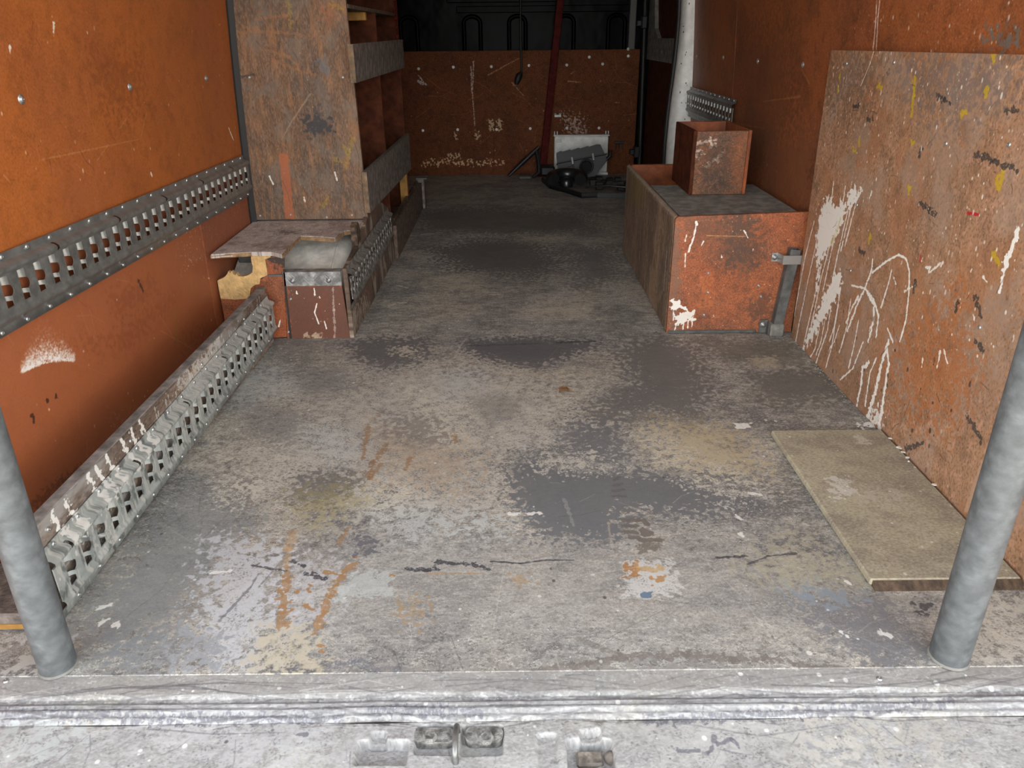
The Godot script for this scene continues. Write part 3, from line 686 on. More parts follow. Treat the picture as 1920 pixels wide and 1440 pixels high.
func paint_right():
	var white := rgb(228, 224, 218)
	var r: Canvas = C.right
	r.patch([Vector2(-3.35, -0.903), Vector2(-2.727, -0.933), Vector2(-2.554, -0.65), Vector2(-2.982, -0.393)], rgb(96, 60, 42), 0.55, 0.1, 0.08, 0.85)
	r.patch([Vector2(-2.915, -0.56), Vector2(-2.329, -0.656), Vector2(-2.267, -0.418), Vector2(-2.747, -0.318)], rgb(112, 72, 52), 0.6, 0.08, 0.05, 0.85)
	r.patch([Vector2(-1.581, -0.892), Vector2(-1.484, -0.896), Vector2(-1.472, -0.879), Vector2(-1.548, -0.877)], rgb(104, 100, 96), 0.85, 0.03, 0.01, 0.85)
	r.patch([Vector2(-2.24, -0.636), Vector2(-2.366, -0.544), Vector2(-2.389, -0.492), Vector2(-2.273, -0.527)], rgb(76, 46, 34), 0.5, 0.04, 0.02, 0.8)
	for q in [[Vector2(-2.053, -0.969), Vector2(-2.052, -0.934), Vector2(-2.039, -0.86)], [Vector2(-2.07, -0.97), Vector2(-2.061, -0.923), Vector2(-2.057, -0.86)]]:
		r.line(q, 0.004, 0.004, white, 0.85, 0.5)
	for q in [[Vector2(-2.544, -0.794), Vector2(-2.469, -0.759)], [Vector2(-2.534, -0.716), Vector2(-2.9, -0.673)], [Vector2(-3.285, -0.56), Vector2(-2.862, -0.584)], [Vector2(-3.86, -0.552), Vector2(-3.392, -0.614)]]:
		r.line(q, 0.005, 0.004, rgb(196, 150, 80), 0.45, 0.8, 0.8)
	r.drops(Vector2(-2.2, -1.3), Vector2(-0.8, -0.8), 700, 0.0008, 0.0035, white, 0.85, 2.2)
	r.drops(Vector2(-3.3, -1.3), Vector2(-2.2, -0.4), 160, 0.001, 0.003, rgb(226, 196, 160), 0.7, 1.8)
	r.scratches(Vector2(-4.0, -1.3), Vector2(-0.8, -0.4), 120, 0.02, 0.16, 0.002, rgb(186, 126, 76), 0.45, 1.3, 1.8)
	r.scratches(Vector2(-4.0, -1.3), Vector2(-0.8, -0.4), 70, 0.02, 0.12, 0.003, rgb(66, 38, 24), 0.5, 1.0, 2.5)
	var k: Canvas = C.bulk
	for q in [[Vector2(-0.235, -0.744), Vector2(-0.251, -0.56), Vector2(-0.24, -0.336)], [Vector2(-0.254, -0.711), Vector2(-0.255, -0.544)], [Vector2(-0.608, -0.658), Vector2(-0.565, -0.604)]]:
		k.line(q, 0.008, 0.005, rgb(212, 196, 184), 0.75, 1.0, 0.85)
	k.line([Vector2(-0.61, -0.625), Vector2(-0.568, -0.604)], 0.02, 0.016, rgb(200, 196, 196), 0.7, 1.0)
	for x in 17:
		var p := Vector2(-0.62 + x * 0.034 + k.rng.randf() * 0.012, -0.07 - k.rng.randf() * 0.02)
		k.patch([p, p + Vector2(0.016, 0.002), p + Vector2(0.017, -0.02), p + Vector2(0.002, -0.018)], rgb(214, 176, 138), 0.85, 0.02, 0.003)
	for q in [[Vector2(-0.434, -0.142), Vector2(-0.351, -0.148), Vector2(-0.352, -0.127), Vector2(-0.427, -0.124)], [Vector2(-0.234, -0.283), Vector2(-0.212, -0.29), Vector2(-0.213, -0.24), Vector2(-0.232, -0.241)], [Vector2(-0.383, -0.285), Vector2(-0.368, -0.277), Vector2(-0.377, -0.242)], [Vector2(-0.143, -0.37), Vector2(-0.114, -0.37), Vector2(-0.115, -0.307), Vector2(-0.137, -0.307)], [Vector2(-0.084, -0.37), Vector2(-0.055, -0.366), Vector2(-0.056, -0.306), Vector2(-0.082, -0.306)]]:
		k.patch(q, rgb(206, 184, 150), 0.8, 0.015, 0.004)
	k.patch([Vector2(0.38, -0.383), Vector2(0.48, -0.364), Vector2(0.52, -0.276), Vector2(0.427, -0.277)], rgb(206, 196, 190), 0.7, 0.06, 0.01, 0.6)
	for q in [[Vector2(0.397, -0.615), Vector2(0.491, -0.607)], [Vector2(0.418, -0.661), Vector2(0.439, -0.674)], [Vector2(0.715, -0.476), Vector2(0.751, -0.476)], [Vector2(0.021, -0.608), Vector2(0.101, -0.523)], [Vector2(-0.14, -0.66), Vector2(0.076, -0.764)]]:
		k.line(q, 0.008, 0.004, rgb(206, 166, 120), 0.6, 1.0, 0.75)
	k.line([Vector2(-0.108, -0.275), Vector2(-0.113, -0.036)], 0.006, 0.006, rgb(70, 36, 20), 0.8, 0.3)
	k.drops(Vector2(-0.7, -0.8), Vector2(0.85, -0.05), 130, 0.0015, 0.005, rgb(216, 176, 136), 0.7, 1.5)
	k.scratches(Vector2(-0.7, -0.8), Vector2(0.85, -0.05), 70, 0.03, 0.2, 0.003, rgb(196, 130, 76), 0.45)

func paint_board():
	var b: Canvas = C.board
	var white := rgb(230, 227, 220)
	var yellow := rgb(190, 160, 36)
	var black := rgb(52, 50, 50)
	b.patch([Vector2(-1.857, -0.843), Vector2(-1.498, -0.857), Vector2(-1.429, -0.81), Vector2(-1.594, -0.751), Vector2(-1.78, -0.779)], rgb(112, 100, 98), 0.6, 0.08, 0.05, 0.8)
	b.patch([Vector2(-1.431, -0.295), Vector2(-1.312, -0.366), Vector2(-1.224, -0.318), Vector2(-1.282, -0.222)], rgb(146, 122, 106), 0.5, 0.06, 0.04, 0.75)
	b.patch([Vector2(-1.355, -0.425), Vector2(-1.271, -0.484), Vector2(-1.232, -0.398), Vector2(-1.279, -0.368)], rgb(152, 128, 112), 0.6, 0.05, 0.02, 0.9)
	b.patch([Vector2(-1.64, -0.235), Vector2(-1.441, -0.407), Vector2(-1.331, -0.291), Vector2(-1.402, -0.134), Vector2(-1.557, -0.107)], rgb(172, 94, 44), 0.5, 0.08, 0.05, 0.8)
	b.patch([Vector2(-2.287, -0.832), Vector2(-1.963, -0.84), Vector2(-1.983, -0.754), Vector2(-2.239, -0.723)], rgb(104, 86, 74), 0.55, 0.08, 0.05, 0.75)
	b.line([Vector2(-1.239, -0.14), Vector2(-1.248, -0.029)], 0.012, 0.012, rgb(176, 146, 124), 0.7, 0.3, 0.9)
	# the big splash and its runs
	b.patch([Vector2(-2.139, -0.475), Vector2(-2.128, -0.469), Vector2(-2.115, -0.404), Vector2(-2.12, -0.341), Vector2(-2.119, -0.246), Vector2(-2.123, -0.179), Vector2(-2.142, -0.272), Vector2(-2.186, -0.372), Vector2(-2.169, -0.454)], white, 1.0, 0.012, 0.003)
	b.patch([Vector2(-2.18, -0.358), Vector2(-2.17, -0.457), Vector2(-2.123, -0.475), Vector2(-2.046, -0.45), Vector2(-2.049, -0.39), Vector2(-2.099, -0.331), Vector2(-2.131, -0.275), Vector2(-2.162, -0.298)], white, 1.0, 0.012, 0.003)
	b.patch([Vector2(-2.072, -0.444), Vector2(-2.053, -0.483), Vector2(-2.018, -0.484), Vector2(-2.01, -0.528), Vector2(-1.954, -0.535), Vector2(-1.959, -0.503), Vector2(-2.016, -0.463), Vector2(-2.035, -0.408), Vector2(-2.069, -0.385)], white, 1.0, 0.012, 0.003)
	b.patch([Vector2(-2.027, -0.282), Vector2(-1.969, -0.307), Vector2(-1.967, -0.254), Vector2(-2.008, -0.194), Vector2(-2.044, -0.14), Vector2(-2.109, -0.048), Vector2(-2.157, -0.001), Vector2(-2.125, -0.085), Vector2(-2.092, -0.156)], white, 1.0, 0.012, 0.003)
	b.line([Vector2(-2.073, -0.361), Vector2(-2.055, -0.388), Vector2(-2.04, -0.436)], 0.012, 0.006, rgb(206, 200, 130), 0.7, 0.8)
	for q in [[Vector2(-2.215, -0.389), Vector2(-2.244, -0.276), Vector2(-2.254, -0.17), Vector2(-2.263, -0.078)], [Vector2(-2.172, -0.36), Vector2(-2.194, -0.223), Vector2(-2.214, -0.078), Vector2(-2.22, -0.003)], [Vector2(-2.117, -0.279), Vector2(-2.13, -0.176), Vector2(-2.155, -0.029)], [Vector2(-2.08, -0.359), Vector2(-2.104, -0.251), Vector2(-2.121, -0.095)], [Vector2(-2.046, -0.45), Vector2(-2.064, -0.34), Vector2(-2.078, -0.218)], [Vector2(-2.003, -0.466), Vector2(-2.017, -0.368), Vector2(-2.028, -0.274)], [Vector2(-1.984, -0.498), Vector2(-1.996, -0.417), Vector2(-2.005, -0.356)], [Vector2(-1.961, -0.507), Vector2(-1.973, -0.444), Vector2(-1.985, -0.376)], [Vector2(-1.967, -0.254), Vector2(-1.967, -0.153), Vector2(-1.982, -0.098)], [Vector2(-2.008, -0.194), Vector2(-2.007, -0.121), Vector2(-2.047, -0.004)], [Vector2(-2.113, -0.435), Vector2(-2.121, -0.522)], [Vector2(-2.041, -0.479), Vector2(-2.042, -0.522)], [Vector2(-2.033, -0.144), Vector2(-2.036, -0.077), Vector2(-2.056, -0.026)], [Vector2(-2.063, -0.1), Vector2(-2.07, -0.037), Vector2(-2.096, 0.003)], [Vector2(-1.965, -0.216), Vector2(-1.962, -0.09), Vector2(-1.978, -0.017)]]:
		b.line(q, 0.005, 0.006, white, 0.95, 0.6)
	# loops thrown across the panel
	b.line([Vector2(-1.807, -0.355), Vector2(-1.753, -0.397), Vector2(-1.7, -0.429), Vector2(-1.664, -0.429), Vector2(-1.638, -0.405), Vector2(-1.623, -0.359), Vector2(-1.611, -0.299), Vector2(-1.618, -0.244)], 0.006, 0.006, white, 1.0, 0.4)
	b.line([Vector2(-1.82, -0.385), Vector2(-1.815, -0.359), Vector2(-1.831, -0.305), Vector2(-1.856, -0.254), Vector2(-1.886, -0.168)], 0.006, 0.008, white, 1.0, 0.6)
	b.line([Vector2(-1.905, -0.289), Vector2(-1.831, -0.305), Vector2(-1.78, -0.294), Vector2(-1.738, -0.266), Vector2(-1.729, -0.213)], 0.005, 0.008, white, 1.0, 0.5)
	b.line([Vector2(-1.813, -0.3), Vector2(-1.769, -0.283), Vector2(-1.758, -0.245), Vector2(-1.763, -0.186)], 0.010, 0.008, white, 1.0, 0.6)
	b.line([Vector2(-1.859, -0.275), Vector2(-1.882, -0.237), Vector2(-1.901, -0.185)], 0.008, 0.006, white, 1.0, 0.6)
	b.line([Vector2(-1.718, -0.387), Vector2(-1.72, -0.354), Vector2(-1.729, -0.311), Vector2(-1.733, -0.289)], 0.004, 0.006, white, 0.95, 0.6)
	for q in [[Vector2(-1.834, -0.217), Vector2(-1.834, -0.157), Vector2(-1.84, -0.078)], [Vector2(-1.897, -0.255), Vector2(-1.892, -0.181), Vector2(-1.909, -0.096)], [Vector2(-1.758, -0.245), Vector2(-1.768, -0.213)], [Vector2(-1.683, -0.252), Vector2(-1.649, -0.231)], [Vector2(-1.938, -0.163), Vector2(-1.952, -0.11), Vector2(-1.976, -0.076)], [Vector2(-1.789, -0.175), Vector2(-1.817, -0.088), Vector2(-1.878, -0.025)]]:
		b.line(q, 0.004, 0.006, white, 0.95, 0.7)
	# lower runs that reach the floor
	b.line([Vector2(-1.668, -0.224), Vector2(-1.678, -0.163), Vector2(-1.683, -0.074), Vector2(-1.7, 0.027)], 0.010, 0.014, white, 1.0, 0.6)
	b.line([Vector2(-1.672, -0.215), Vector2(-1.647, -0.177), Vector2(-1.64, -0.109), Vector2(-1.631, -0.011)], 0.008, 0.012, white, 1.0, 0.6)
	b.line([Vector2(-1.741, -0.136), Vector2(-1.767, -0.11), Vector2(-1.758, -0.068), Vector2(-1.76, 0.011)], 0.012, 0.006, white, 1.0, 0.8)
	b.line([Vector2(-1.708, -0.165), Vector2(-1.725, -0.114), Vector2(-1.717, -0.026)], 0.005, 0.006, white, 1.0, 0.6)
	b.patch([Vector2(-1.679, -0.031), Vector2(-1.633, -0.062), Vector2(-1.626, -0.013), Vector2(-1.686, 0.022)], white, 0.9, 0.02, 0.003, 0.8)
	b.line([Vector2(-1.313, -0.579), Vector2(-1.319, -0.529), Vector2(-1.322, -0.508), Vector2(-1.32, -0.46)], 0.012, 0.006, white, 1.0, 0.6)
	b.line([Vector2(-1.323, -0.52), Vector2(-1.321, -0.509)], 0.016, 0.016, white, 1.0, 0.8)
	for q in [[Vector2(-1.445, -0.295), Vector2(-1.422, -0.274)], [Vector2(-1.456, -0.284), Vector2(-1.453, -0.248)], [Vector2(-1.51, -0.246), Vector2(-1.51, -0.226)], [Vector2(-1.378, -0.396), Vector2(-1.371, -0.387)], [Vector2(-1.939, -0.53), Vector2(-1.956, -0.518)], [Vector2(-1.58, -0.434), Vector2(-1.559, -0.438), Vector2(-1.564, -0.424), Vector2(-1.525, -0.459)], [Vector2(-1.523, -0.454), Vector2(-1.517, -0.466)], [Vector2(-1.376, -0.472), Vector2(-1.36, -0.466)], [Vector2(-1.7, -0.371), Vector2(-1.686, -0.362)], [Vector2(-1.643, -0.359), Vector2(-1.604, -0.384)], [Vector2(-1.887, -0.537), Vector2(-1.893, -0.523)]]:
		b.line(q, 0.006, 0.004, white, 0.9, 0.9)
	for q in [[Vector2(-1.783, -0.807), Vector2(-1.771, -0.769), Vector2(-1.763, -0.73)], [Vector2(-2.184, -0.797), Vector2(-2.187, -0.788)], [Vector2(-1.505, -0.799), Vector2(-1.504, -0.787)], [Vector2(-1.564, -0.75), Vector2(-1.553, -0.755)], [Vector2(-2.005, -0.643), Vector2(-1.998, -0.635)], [Vector2(-1.738, -0.673), Vector2(-1.73, -0.676)], [Vector2(-1.406, -0.651), Vector2(-1.395, -0.634)], [Vector2(-1.395, -0.663), Vector2(-1.395, -0.648)], [Vector2(-1.361, -0.518), Vector2(-1.341, -0.507)], [Vector2(-1.711, -0.579), Vector2(-1.71, -0.568)], [Vector2(-1.855, -0.437), Vector2(-1.852, -0.417)], [Vector2(-2.184, -0.765), Vector2(-2.185, -0.751)], [Vector2(-1.951, -0.781), Vector2(-1.929, -0.776)], [Vector2(-1.506, -0.856), Vector2(-1.501, -0.85)], [Vector2(-2.031, -0.62), Vector2(-2.017, -0.619)]]:
		b.line(q, 0.013, 0.009, yellow, 0.8, 0.8, 0.9)
	for q in [[Vector2(-1.671, -0.778), Vector2(-1.643, -0.772), Vector2(-1.617, -0.767)], [Vector2(-1.695, -0.662), Vector2(-1.694, -0.649)], [Vector2(-1.657, -0.557), Vector2(-1.621, -0.553), Vector2(-1.581, -0.547)], [Vector2(-1.896, -0.388), Vector2(-1.866, -0.386)], [Vector2(-1.488, -0.683), Vector2(-1.434, -0.679), Vector2(-1.357, -0.675)], [Vector2(-1.427, -0.77), Vector2(-1.399, -0.771)], [Vector2(-1.607, -0.389), Vector2(-1.608, -0.37)], [Vector2(-1.383, -0.427), Vector2(-1.355, -0.404)], [Vector2(-1.973, -0.699), Vector2(-1.947, -0.707)], [Vector2(-2.069, -0.722), Vector2(-2.034, -0.73)], [Vector2(-1.315, -0.205), Vector2(-1.265, -0.184)], [Vector2(-1.496, -0.027), Vector2(-1.442, -0.072)], [Vector2(-1.349, -0.351), Vector2(-1.318, -0.341)], [Vector2(-1.436, -0.398), Vector2(-1.438, -0.38)]]:
		b.line(q, 0.012, 0.008, black, 0.75, 1.0, 0.85)
	b.line([Vector2(-1.473, -0.575), Vector2(-1.437, -0.579)], 0.006, 0.005, rgb(178, 34, 40), 0.9, 0.4)
	b.line([Vector2(-1.606, -0.451), Vector2(-1.605, -0.439)], 0.005, 0.005, rgb(178, 44, 48), 0.8, 0.5)
	b.line([Vector2(-2.005, -0.857), Vector2(-2.015, -0.827), Vector2(-2.047, -0.775)], 0.0025, 0.002, white, 0.9, 0.4)
	b.line([Vector2(-1.97, -0.858), Vector2(-1.973, -0.852)], 0.004, 0.004, white, 0.9, 0.4)
	b.drops(Vector2(-2.25, -0.86), Vector2(-0.88, -0.30), 1500, 0.0006, 0.0028, white, 0.9, 2.4)
	b.drops(Vector2(-2.25, -0.86), Vector2(-0.88, -0.02), 260, 0.001, 0.0035, rgb(196, 176, 150), 0.7, 1.6)
	b.drops(Vector2(-2.0, -0.3), Vector2(-0.88, -0.01), 200, 0.0008, 0.004, rgb(52, 40, 32), 0.7, 1.8)
	b.scratches(Vector2(-2.25, -0.86), Vector2(-0.88, -0.02), 200, 0.01, 0.1, 0.0012, rgb(196, 156, 112), 0.5)
	b.scratches(Vector2(-2.25, -0.86), Vector2(-0.88, -0.02), 120, 0.008, 0.05, 0.0022, rgb(72, 50, 36), 0.6)

func paint_furniture():
	var white := rgb(228, 224, 216)
	var yellow := rgb(168, 142, 44)
	var r: Canvas = C.rack
	r.patch([Vector2(-0.811, -0.531), Vector2(-0.778, -0.531), Vector2(-0.786, -0.303), Vector2(-0.818, -0.303)], rgb(166, 92, 56), 0.8, 0.002, 0.003)
	r.patch([Vector2(-0.71, -0.647), Vector2(-0.615, -0.65), Vector2(-0.616, -0.606), Vector2(-0.704, -0.595)], rgb(50, 50, 54), 0.85, 0.02, 0.012)
	r.line([Vector2(-0.656, -0.685), Vector2(-0.663, -0.615)], 0.02, 0.03, rgb(58, 58, 62), 0.6, 0.8, 0.7)
	r.line([Vector2(-0.627, -0.827), Vector2(-0.615, -0.802)], 0.03, 0.03, rgb(92, 108, 122), 0.6, 0.8, 0.7)
	r.line([Vector2(-0.923, -0.78), Vector2(-0.859, -0.788)], 0.008, 0.006, rgb(50, 44, 42), 0.8, 0.9, 0.8)
	for q in [[Vector2(-0.548, -0.582), Vector2(-0.562, -0.534), Vector2(-0.581, -0.48)], [Vector2(-0.573, -0.552), Vector2(-0.572, -0.525)], [Vector2(-0.677, -0.35), Vector2(-0.655, -0.378)], [Vector2(-0.713, -1.002), Vector2(-0.714, -0.932)], [Vector2(-0.576, -0.996), Vector2(-0.542, -0.985)], [Vector2(-0.612, -0.507), Vector2(-0.594, -0.498)]]:
		r.line(q, 0.016, 0.010, yellow, 0.4, 0.9, 0.75)
	for q in [[Vector2(-0.62, -0.465), Vector2(-0.616, -0.438)], [Vector2(-0.741, -0.379), Vector2(-0.739, -0.364)], [Vector2(-0.854, -0.455), Vector2(-0.845, -0.427)]]:
		r.line(q, 0.006, 0.005, white, 0.9, 0.5)
	r.line([Vector2(-0.675, -0.727), Vector2(-0.754, -0.634), Vector2(-0.794, -0.578)], 0.006, 0.002, rgb(150, 134, 118), 0.6, 0.5, 0.85)
	for q in [[Vector2(-0.9, -0.918), Vector2(-0.795, -0.92), Vector2(-0.639, -0.903)], [Vector2(-0.82, -0.869), Vector2(-0.735, -0.844), Vector2(-0.704, -0.811)], [Vector2(-0.79, -0.833), Vector2(-0.705, -0.8), Vector2(-0.653, -0.786)], [Vector2(-0.824, -0.957), Vector2(-0.719, -0.964)], [Vector2(-0.871, -0.934), Vector2(-0.828, -0.93)]]:
		r.line(q, 0.008, 0.01, rgb(152, 104, 66), 0.5, 1.0, 0.75)
	r.patch([Vector2(-0.611, -0.986), Vector2(-0.576, -0.99), Vector2(-0.567, -0.947), Vector2(-0.606, -0.955)], rgb(150, 88, 58), 0.6, 0.02, 0.02, 0.8)
	r.drops(Vector2(-0.93, -0.55), Vector2(-0.53, -0.30), 420, 0.0005, 0.0016, white, 0.55, 1.3)
	r.drops(Vector2(-0.93, -1.3), Vector2(-0.53, -0.5), 60, 0.0006, 0.002, white, 0.5, 1.3)
	r.scratches(Vector2(-0.9, -1.3), Vector2(-0.53, -0.3), 110, 0.02, 0.12, 0.0016, rgb(166, 128, 92), 0.5, 1.5, 1.5)
	r.scratches(Vector2(-0.9, -1.3), Vector2(-0.53, -0.3), 90, 0.02, 0.12, 0.002, rgb(64, 50, 42), 0.5, 1.5, 1.5)
	var b: Canvas = C.box
	b.patch([Vector2(0.525, -0.388), Vector2(0.764, -0.391), Vector2(0.796, -0.276), Vector2(0.756, -0.19), Vector2(0.666, -0.226), Vector2(0.572, -0.33)], rgb(112, 74, 54), 0.55, 0.03, 0.03, 0.8)
	b.patch([Vector2(0.665, -0.387), Vector2(0.756, -0.386), Vector2(0.78, -0.242), Vector2(0.687, -0.225)], rgb(66, 56, 50), 0.6, 0.03, 0.03, 0.75)
	b.patch([Vector2(0.758, -0.1), Vector2(0.832, -0.135), Vector2(0.858, -0.071), Vector2(0.793, -0.035)], rgb(92, 62, 48), 0.7, 0.02, 0.02, 0.85)
	b.patch([Vector2(0.602, -0.191), Vector2(0.644, -0.2), Vector2(0.645, -0.101), Vector2(0.614, -0.098)], rgb(186, 104, 56), 0.6, 0.02, 0.015, 0.8)
	b.patch([Vector2(0.494, -0.364), Vector2(0.527, -0.364), Vector2(0.558, 0), Vector2(0.523, 0)], rgb(120, 92, 76), 0.7, 0.01, 0.01, 0.85)
	b.line([Vector2(0.577, -0.363), Vector2(0.573, -0.321), Vector2(0.56, -0.275)], 0.004, 0.006, white, 1.0, 0.5)
	b.line([Vector2(0.575, -0.37), Vector2(0.58, -0.361)], 0.007, 0.007, white, 1.0, 0.4)
	b.patch([Vector2(0.519, -0.117), Vector2(0.549, -0.111), Vector2(0.577, -0.083), Vector2(0.546, -0.087), Vector2(0.529, -0.075)], white, 1.0, 0.008, 0.002)
	b.patch([Vector2(0.541, -0.062), Vector2(0.561, -0.074), Vector2(0.599, -0.076), Vector2(0.598, -0.046), Vector2(0.573, -0.039), Vector2(0.547, -0.024)], white, 0.95, 0.01, 0.002)
	for q in [[Vector2(0.527, -0.102), Vector2(0.532, -0.047)], [Vector2(0.546, -0.047), Vector2(0.538, -0.009)], [Vector2(0.567, -0.047), Vector2(0.566, -0.013)], [Vector2(0.581, -0.046), Vector2(0.581, -0.018)], [Vector2(0.594, -0.056), Vector2(0.595, -0.024)], [Vector2(0.729, -0.341), Vector2(0.743, -0.319)], [Vector2(0.735, -0.335), Vector2(0.727, -0.341)], [Vector2(0.666, -0.264), Vector2(0.668, -0.257)], [Vector2(0.6, -0.295), Vector2(0.605, -0.309)], [Vector2(0.55, -0.33), Vector2(0.547, -0.31)], [Vector2(0.764, -0.283), Vector2(0.764, -0.277)], [Vector2(0.552, -0.27), Vector2(0.554, -0.227)], [Vector2(0.661, -0.064), Vector2(0.664, -0.057)]]:
		b.line(q, 0.003, 0.004, white, 0.95, 0.6)
	b.line([Vector2(0.614, -0.327), Vector2(0.739, -0.323)], 0.002, 0.002, rgb(206, 170, 110), 0.7, 0.5)
	b.drops(Vector2(0.51, -0.4), Vector2(0.92, -0.02), 260, 0.0006, 0.002, rgb(228, 200, 170), 0.85, 1.4)
	b.scratches(Vector2(0.51, -0.4), Vector2(0.92, -0.02), 70, 0.01, 0.05, 0.0012, rgb(206, 150, 100), 0.6)
	b.scratches(Vector2(0.51, -0.4), Vector2(0.92, -0.02), 50, 0.01, 0.06, 0.0016, rgb(60, 44, 38), 0.6)
	var s: Canvas = C.box_side
	s.patch([Vector2(-3.305, -0.377), Vector2(-2.836, -0.392), Vector2(-2.852, -0.28), Vector2(-3.223, -0.246)], rgb(122, 108, 62), 0.6, 0.03, 0.02, 0.8)
	for q in [[Vector2(-2.912, -0.369), Vector2(-2.917, -0.224), Vector2(-2.892, -0.059)], [Vector2(-2.403, -0.263), Vector2(-2.403, -0.127)], [Vector2(-2.859, -0.359), Vector2(-2.867, -0.256)]]:
		s.line(q, 0.02, 0.012, rgb(150, 138, 124), 0.5, 0.9, 0.7)
	s.line([Vector2(-3.38, -0.382), Vector2(-2.8, -0.384), Vector2(-2.3, -0.381)], 0.018, 0.02, rgb(160, 148, 134), 0.7, 0.9, 0.85)
	s.line([Vector2(-2.325, -0.38), Vector2(-2.322, -0.2), Vector2(-2.324, 0.0)], 0.02, 0.014, rgb(150, 136, 122), 0.6, 1.0, 0.8)
	s.line([Vector2(-2.4, -0.255), Vector2(-2.4, -0.119)], 0.004, 0.003, white, 0.8, 0.5)
	s.drops(Vector2(-3.3, -0.38), Vector2(-2.32, -0.02), 160, 0.001, 0.003, rgb(206, 190, 170), 0.7, 1.6)
	s.scratches(Vector2(-3.3, -0.38), Vector2(-2.32, -0.02), 70, 0.02, 0.1, 0.002, rgb(150, 126, 102), 0.5, 1.5, 0.8)
	var a: Canvas = C.arch
	a.patch([Vector2(-0.713, -0.182), Vector2(-0.517, -0.18), Vector2(-0.527, 0.003), Vector2(-0.729, 0.001)], rgb(92, 60, 48), 0.8, 0.006, 0.003)
	a.patch([Vector2(-0.633, -0.137), Vector2(-0.589, -0.145), Vector2(-0.596, -0.082), Vector2(-0.627, -0.045)], rgb(120, 64, 42), 0.5, 0.02, 0.02, 0.8)
	a.line([Vector2(-0.571, -0.172), Vector2(-0.575, -0.1), Vector2(-0.583, -0.003)], 0.006, 0.006, rgb(196, 186, 178), 0.6, 0.8, 0.8)
	a.line([Vector2(-0.628, -0.12), Vector2(-0.639, -0.091), Vector2(-0.63, -0.051)], 0.004, 0.004, white, 1.0, 0.3)
	for q in [[Vector2(-0.631, -0.172), Vector2(-0.631, -0.151)], [Vector2(-0.688, -0.164), Vector2(-0.688, -0.155)], [Vector2(-0.611, -0.06), Vector2(-0.607, -0.035)], [Vector2(-0.755, -0.065), Vector2(-0.763, -0.043)], [Vector2(-0.617, -0.144), Vector2(-0.616, -0.14)]]:
		a.line(q, 0.003, 0.005, white, 1.0, 0.5)
	a.patch([Vector2(-0.683, -0.018), Vector2(-0.63, -0.019), Vector2(-0.623, 0), Vector2(-0.676, 0)], rgb(186, 166, 140), 0.8, 0.008, 0.003, 0.8)
	a.patch([Vector2(-0.768, -0.273), Vector2(-0.732, -0.287), Vector2(-0.714, -0.269), Vector2(-0.723, -0.235), Vector2(-0.746, -0.247)], rgb(52, 46, 44), 0.9, 0.012, 0.006)
	a.drops(Vector2(-0.94, -0.29), Vector2(-0.5, -0.01), 160, 0.0006, 0.0018, white, 0.85, 1.4)
	var d: Canvas = C.arch_side
	d.drops(Vector2(2.3, -0.35), Vector2(4.3, -0.01), 240, 0.001, 0.003, rgb(200, 192, 180), 0.8, 1.3)
	d.patch([Vector2(2.311, -0.077), Vector2(2.532, -0.067), Vector2(2.615, -0.009), Vector2(2.402, -0.025)], rgb(170, 160, 144), 0.7, 0.03, 0.01, 0.8)
	var h: Canvas = C.shelf
	h.line([Vector2(-0.757, -2.434), Vector2(-0.71, -2.377), Vector2(-0.708, -2.391)], 0.010, 0.006, rgb(170, 164, 160), 0.7, 0.9, 0.8)
	h.patch([Vector2(-0.811, -2.585), Vector2(-0.732, -2.566), Vector2(-0.73, -2.52), Vector2(-0.794, -2.523)], rgb(76, 70, 68), 0.6, 0.02, 0.01, 0.8)
	h.drops(Vector2(-0.93, -2.76), Vector2(-0.5, -2.25), 80, 0.001, 0.004, white, 0.75, 1.0)
	h.scratches(Vector2(-0.93, -2.76), Vector2(-0.5, -2.25), 30, 0.02, 0.08, 0.002, rgb(160, 152, 148), 0.5)
	var m: Canvas = C.small
	for q in [[Vector2(0.633, -0.553), Vector2(0.665, -0.563), Vector2(0.701, -0.57)], [Vector2(0.683, -0.57), Vector2(0.702, -0.556), Vector2(0.685, -0.547)], [Vector2(0.682, -0.485), Vector2(0.716, -0.51), Vector2(0.733, -0.524)], [Vector2(0.635, -0.53), Vector2(0.652, -0.512)], [Vector2(0.708, -0.503), Vector2(0.731, -0.497)], [Vector2(0.64, -0.539), Vector2(0.665, -0.525)]]:
		m.line(q, 0.012, 0.009, rgb(206, 194, 184), 0.75, 1.2, 0.7)
	m.patch([Vector2(0.649, -0.539), Vector2(0.757, -0.555), Vector2(0.799, -0.43), Vector2(0.68, -0.413)], rgb(60, 44, 34), 0.6, 0.04, 0.03, 0.75)
	m.patch([Vector2(0.764, -0.573), Vector2(0.8, -0.581), Vector2(0.812, -0.402), Vector2(0.784, -0.402)], rgb(150, 84, 44), 0.5, 0.02, 0.02, 0.8)
	m.scratches(Vector2(0.63, -0.6), Vector2(0.85, -0.38), 60, 0.01, 0.05, 0.0014, rgb(180, 128, 84), 0.6)

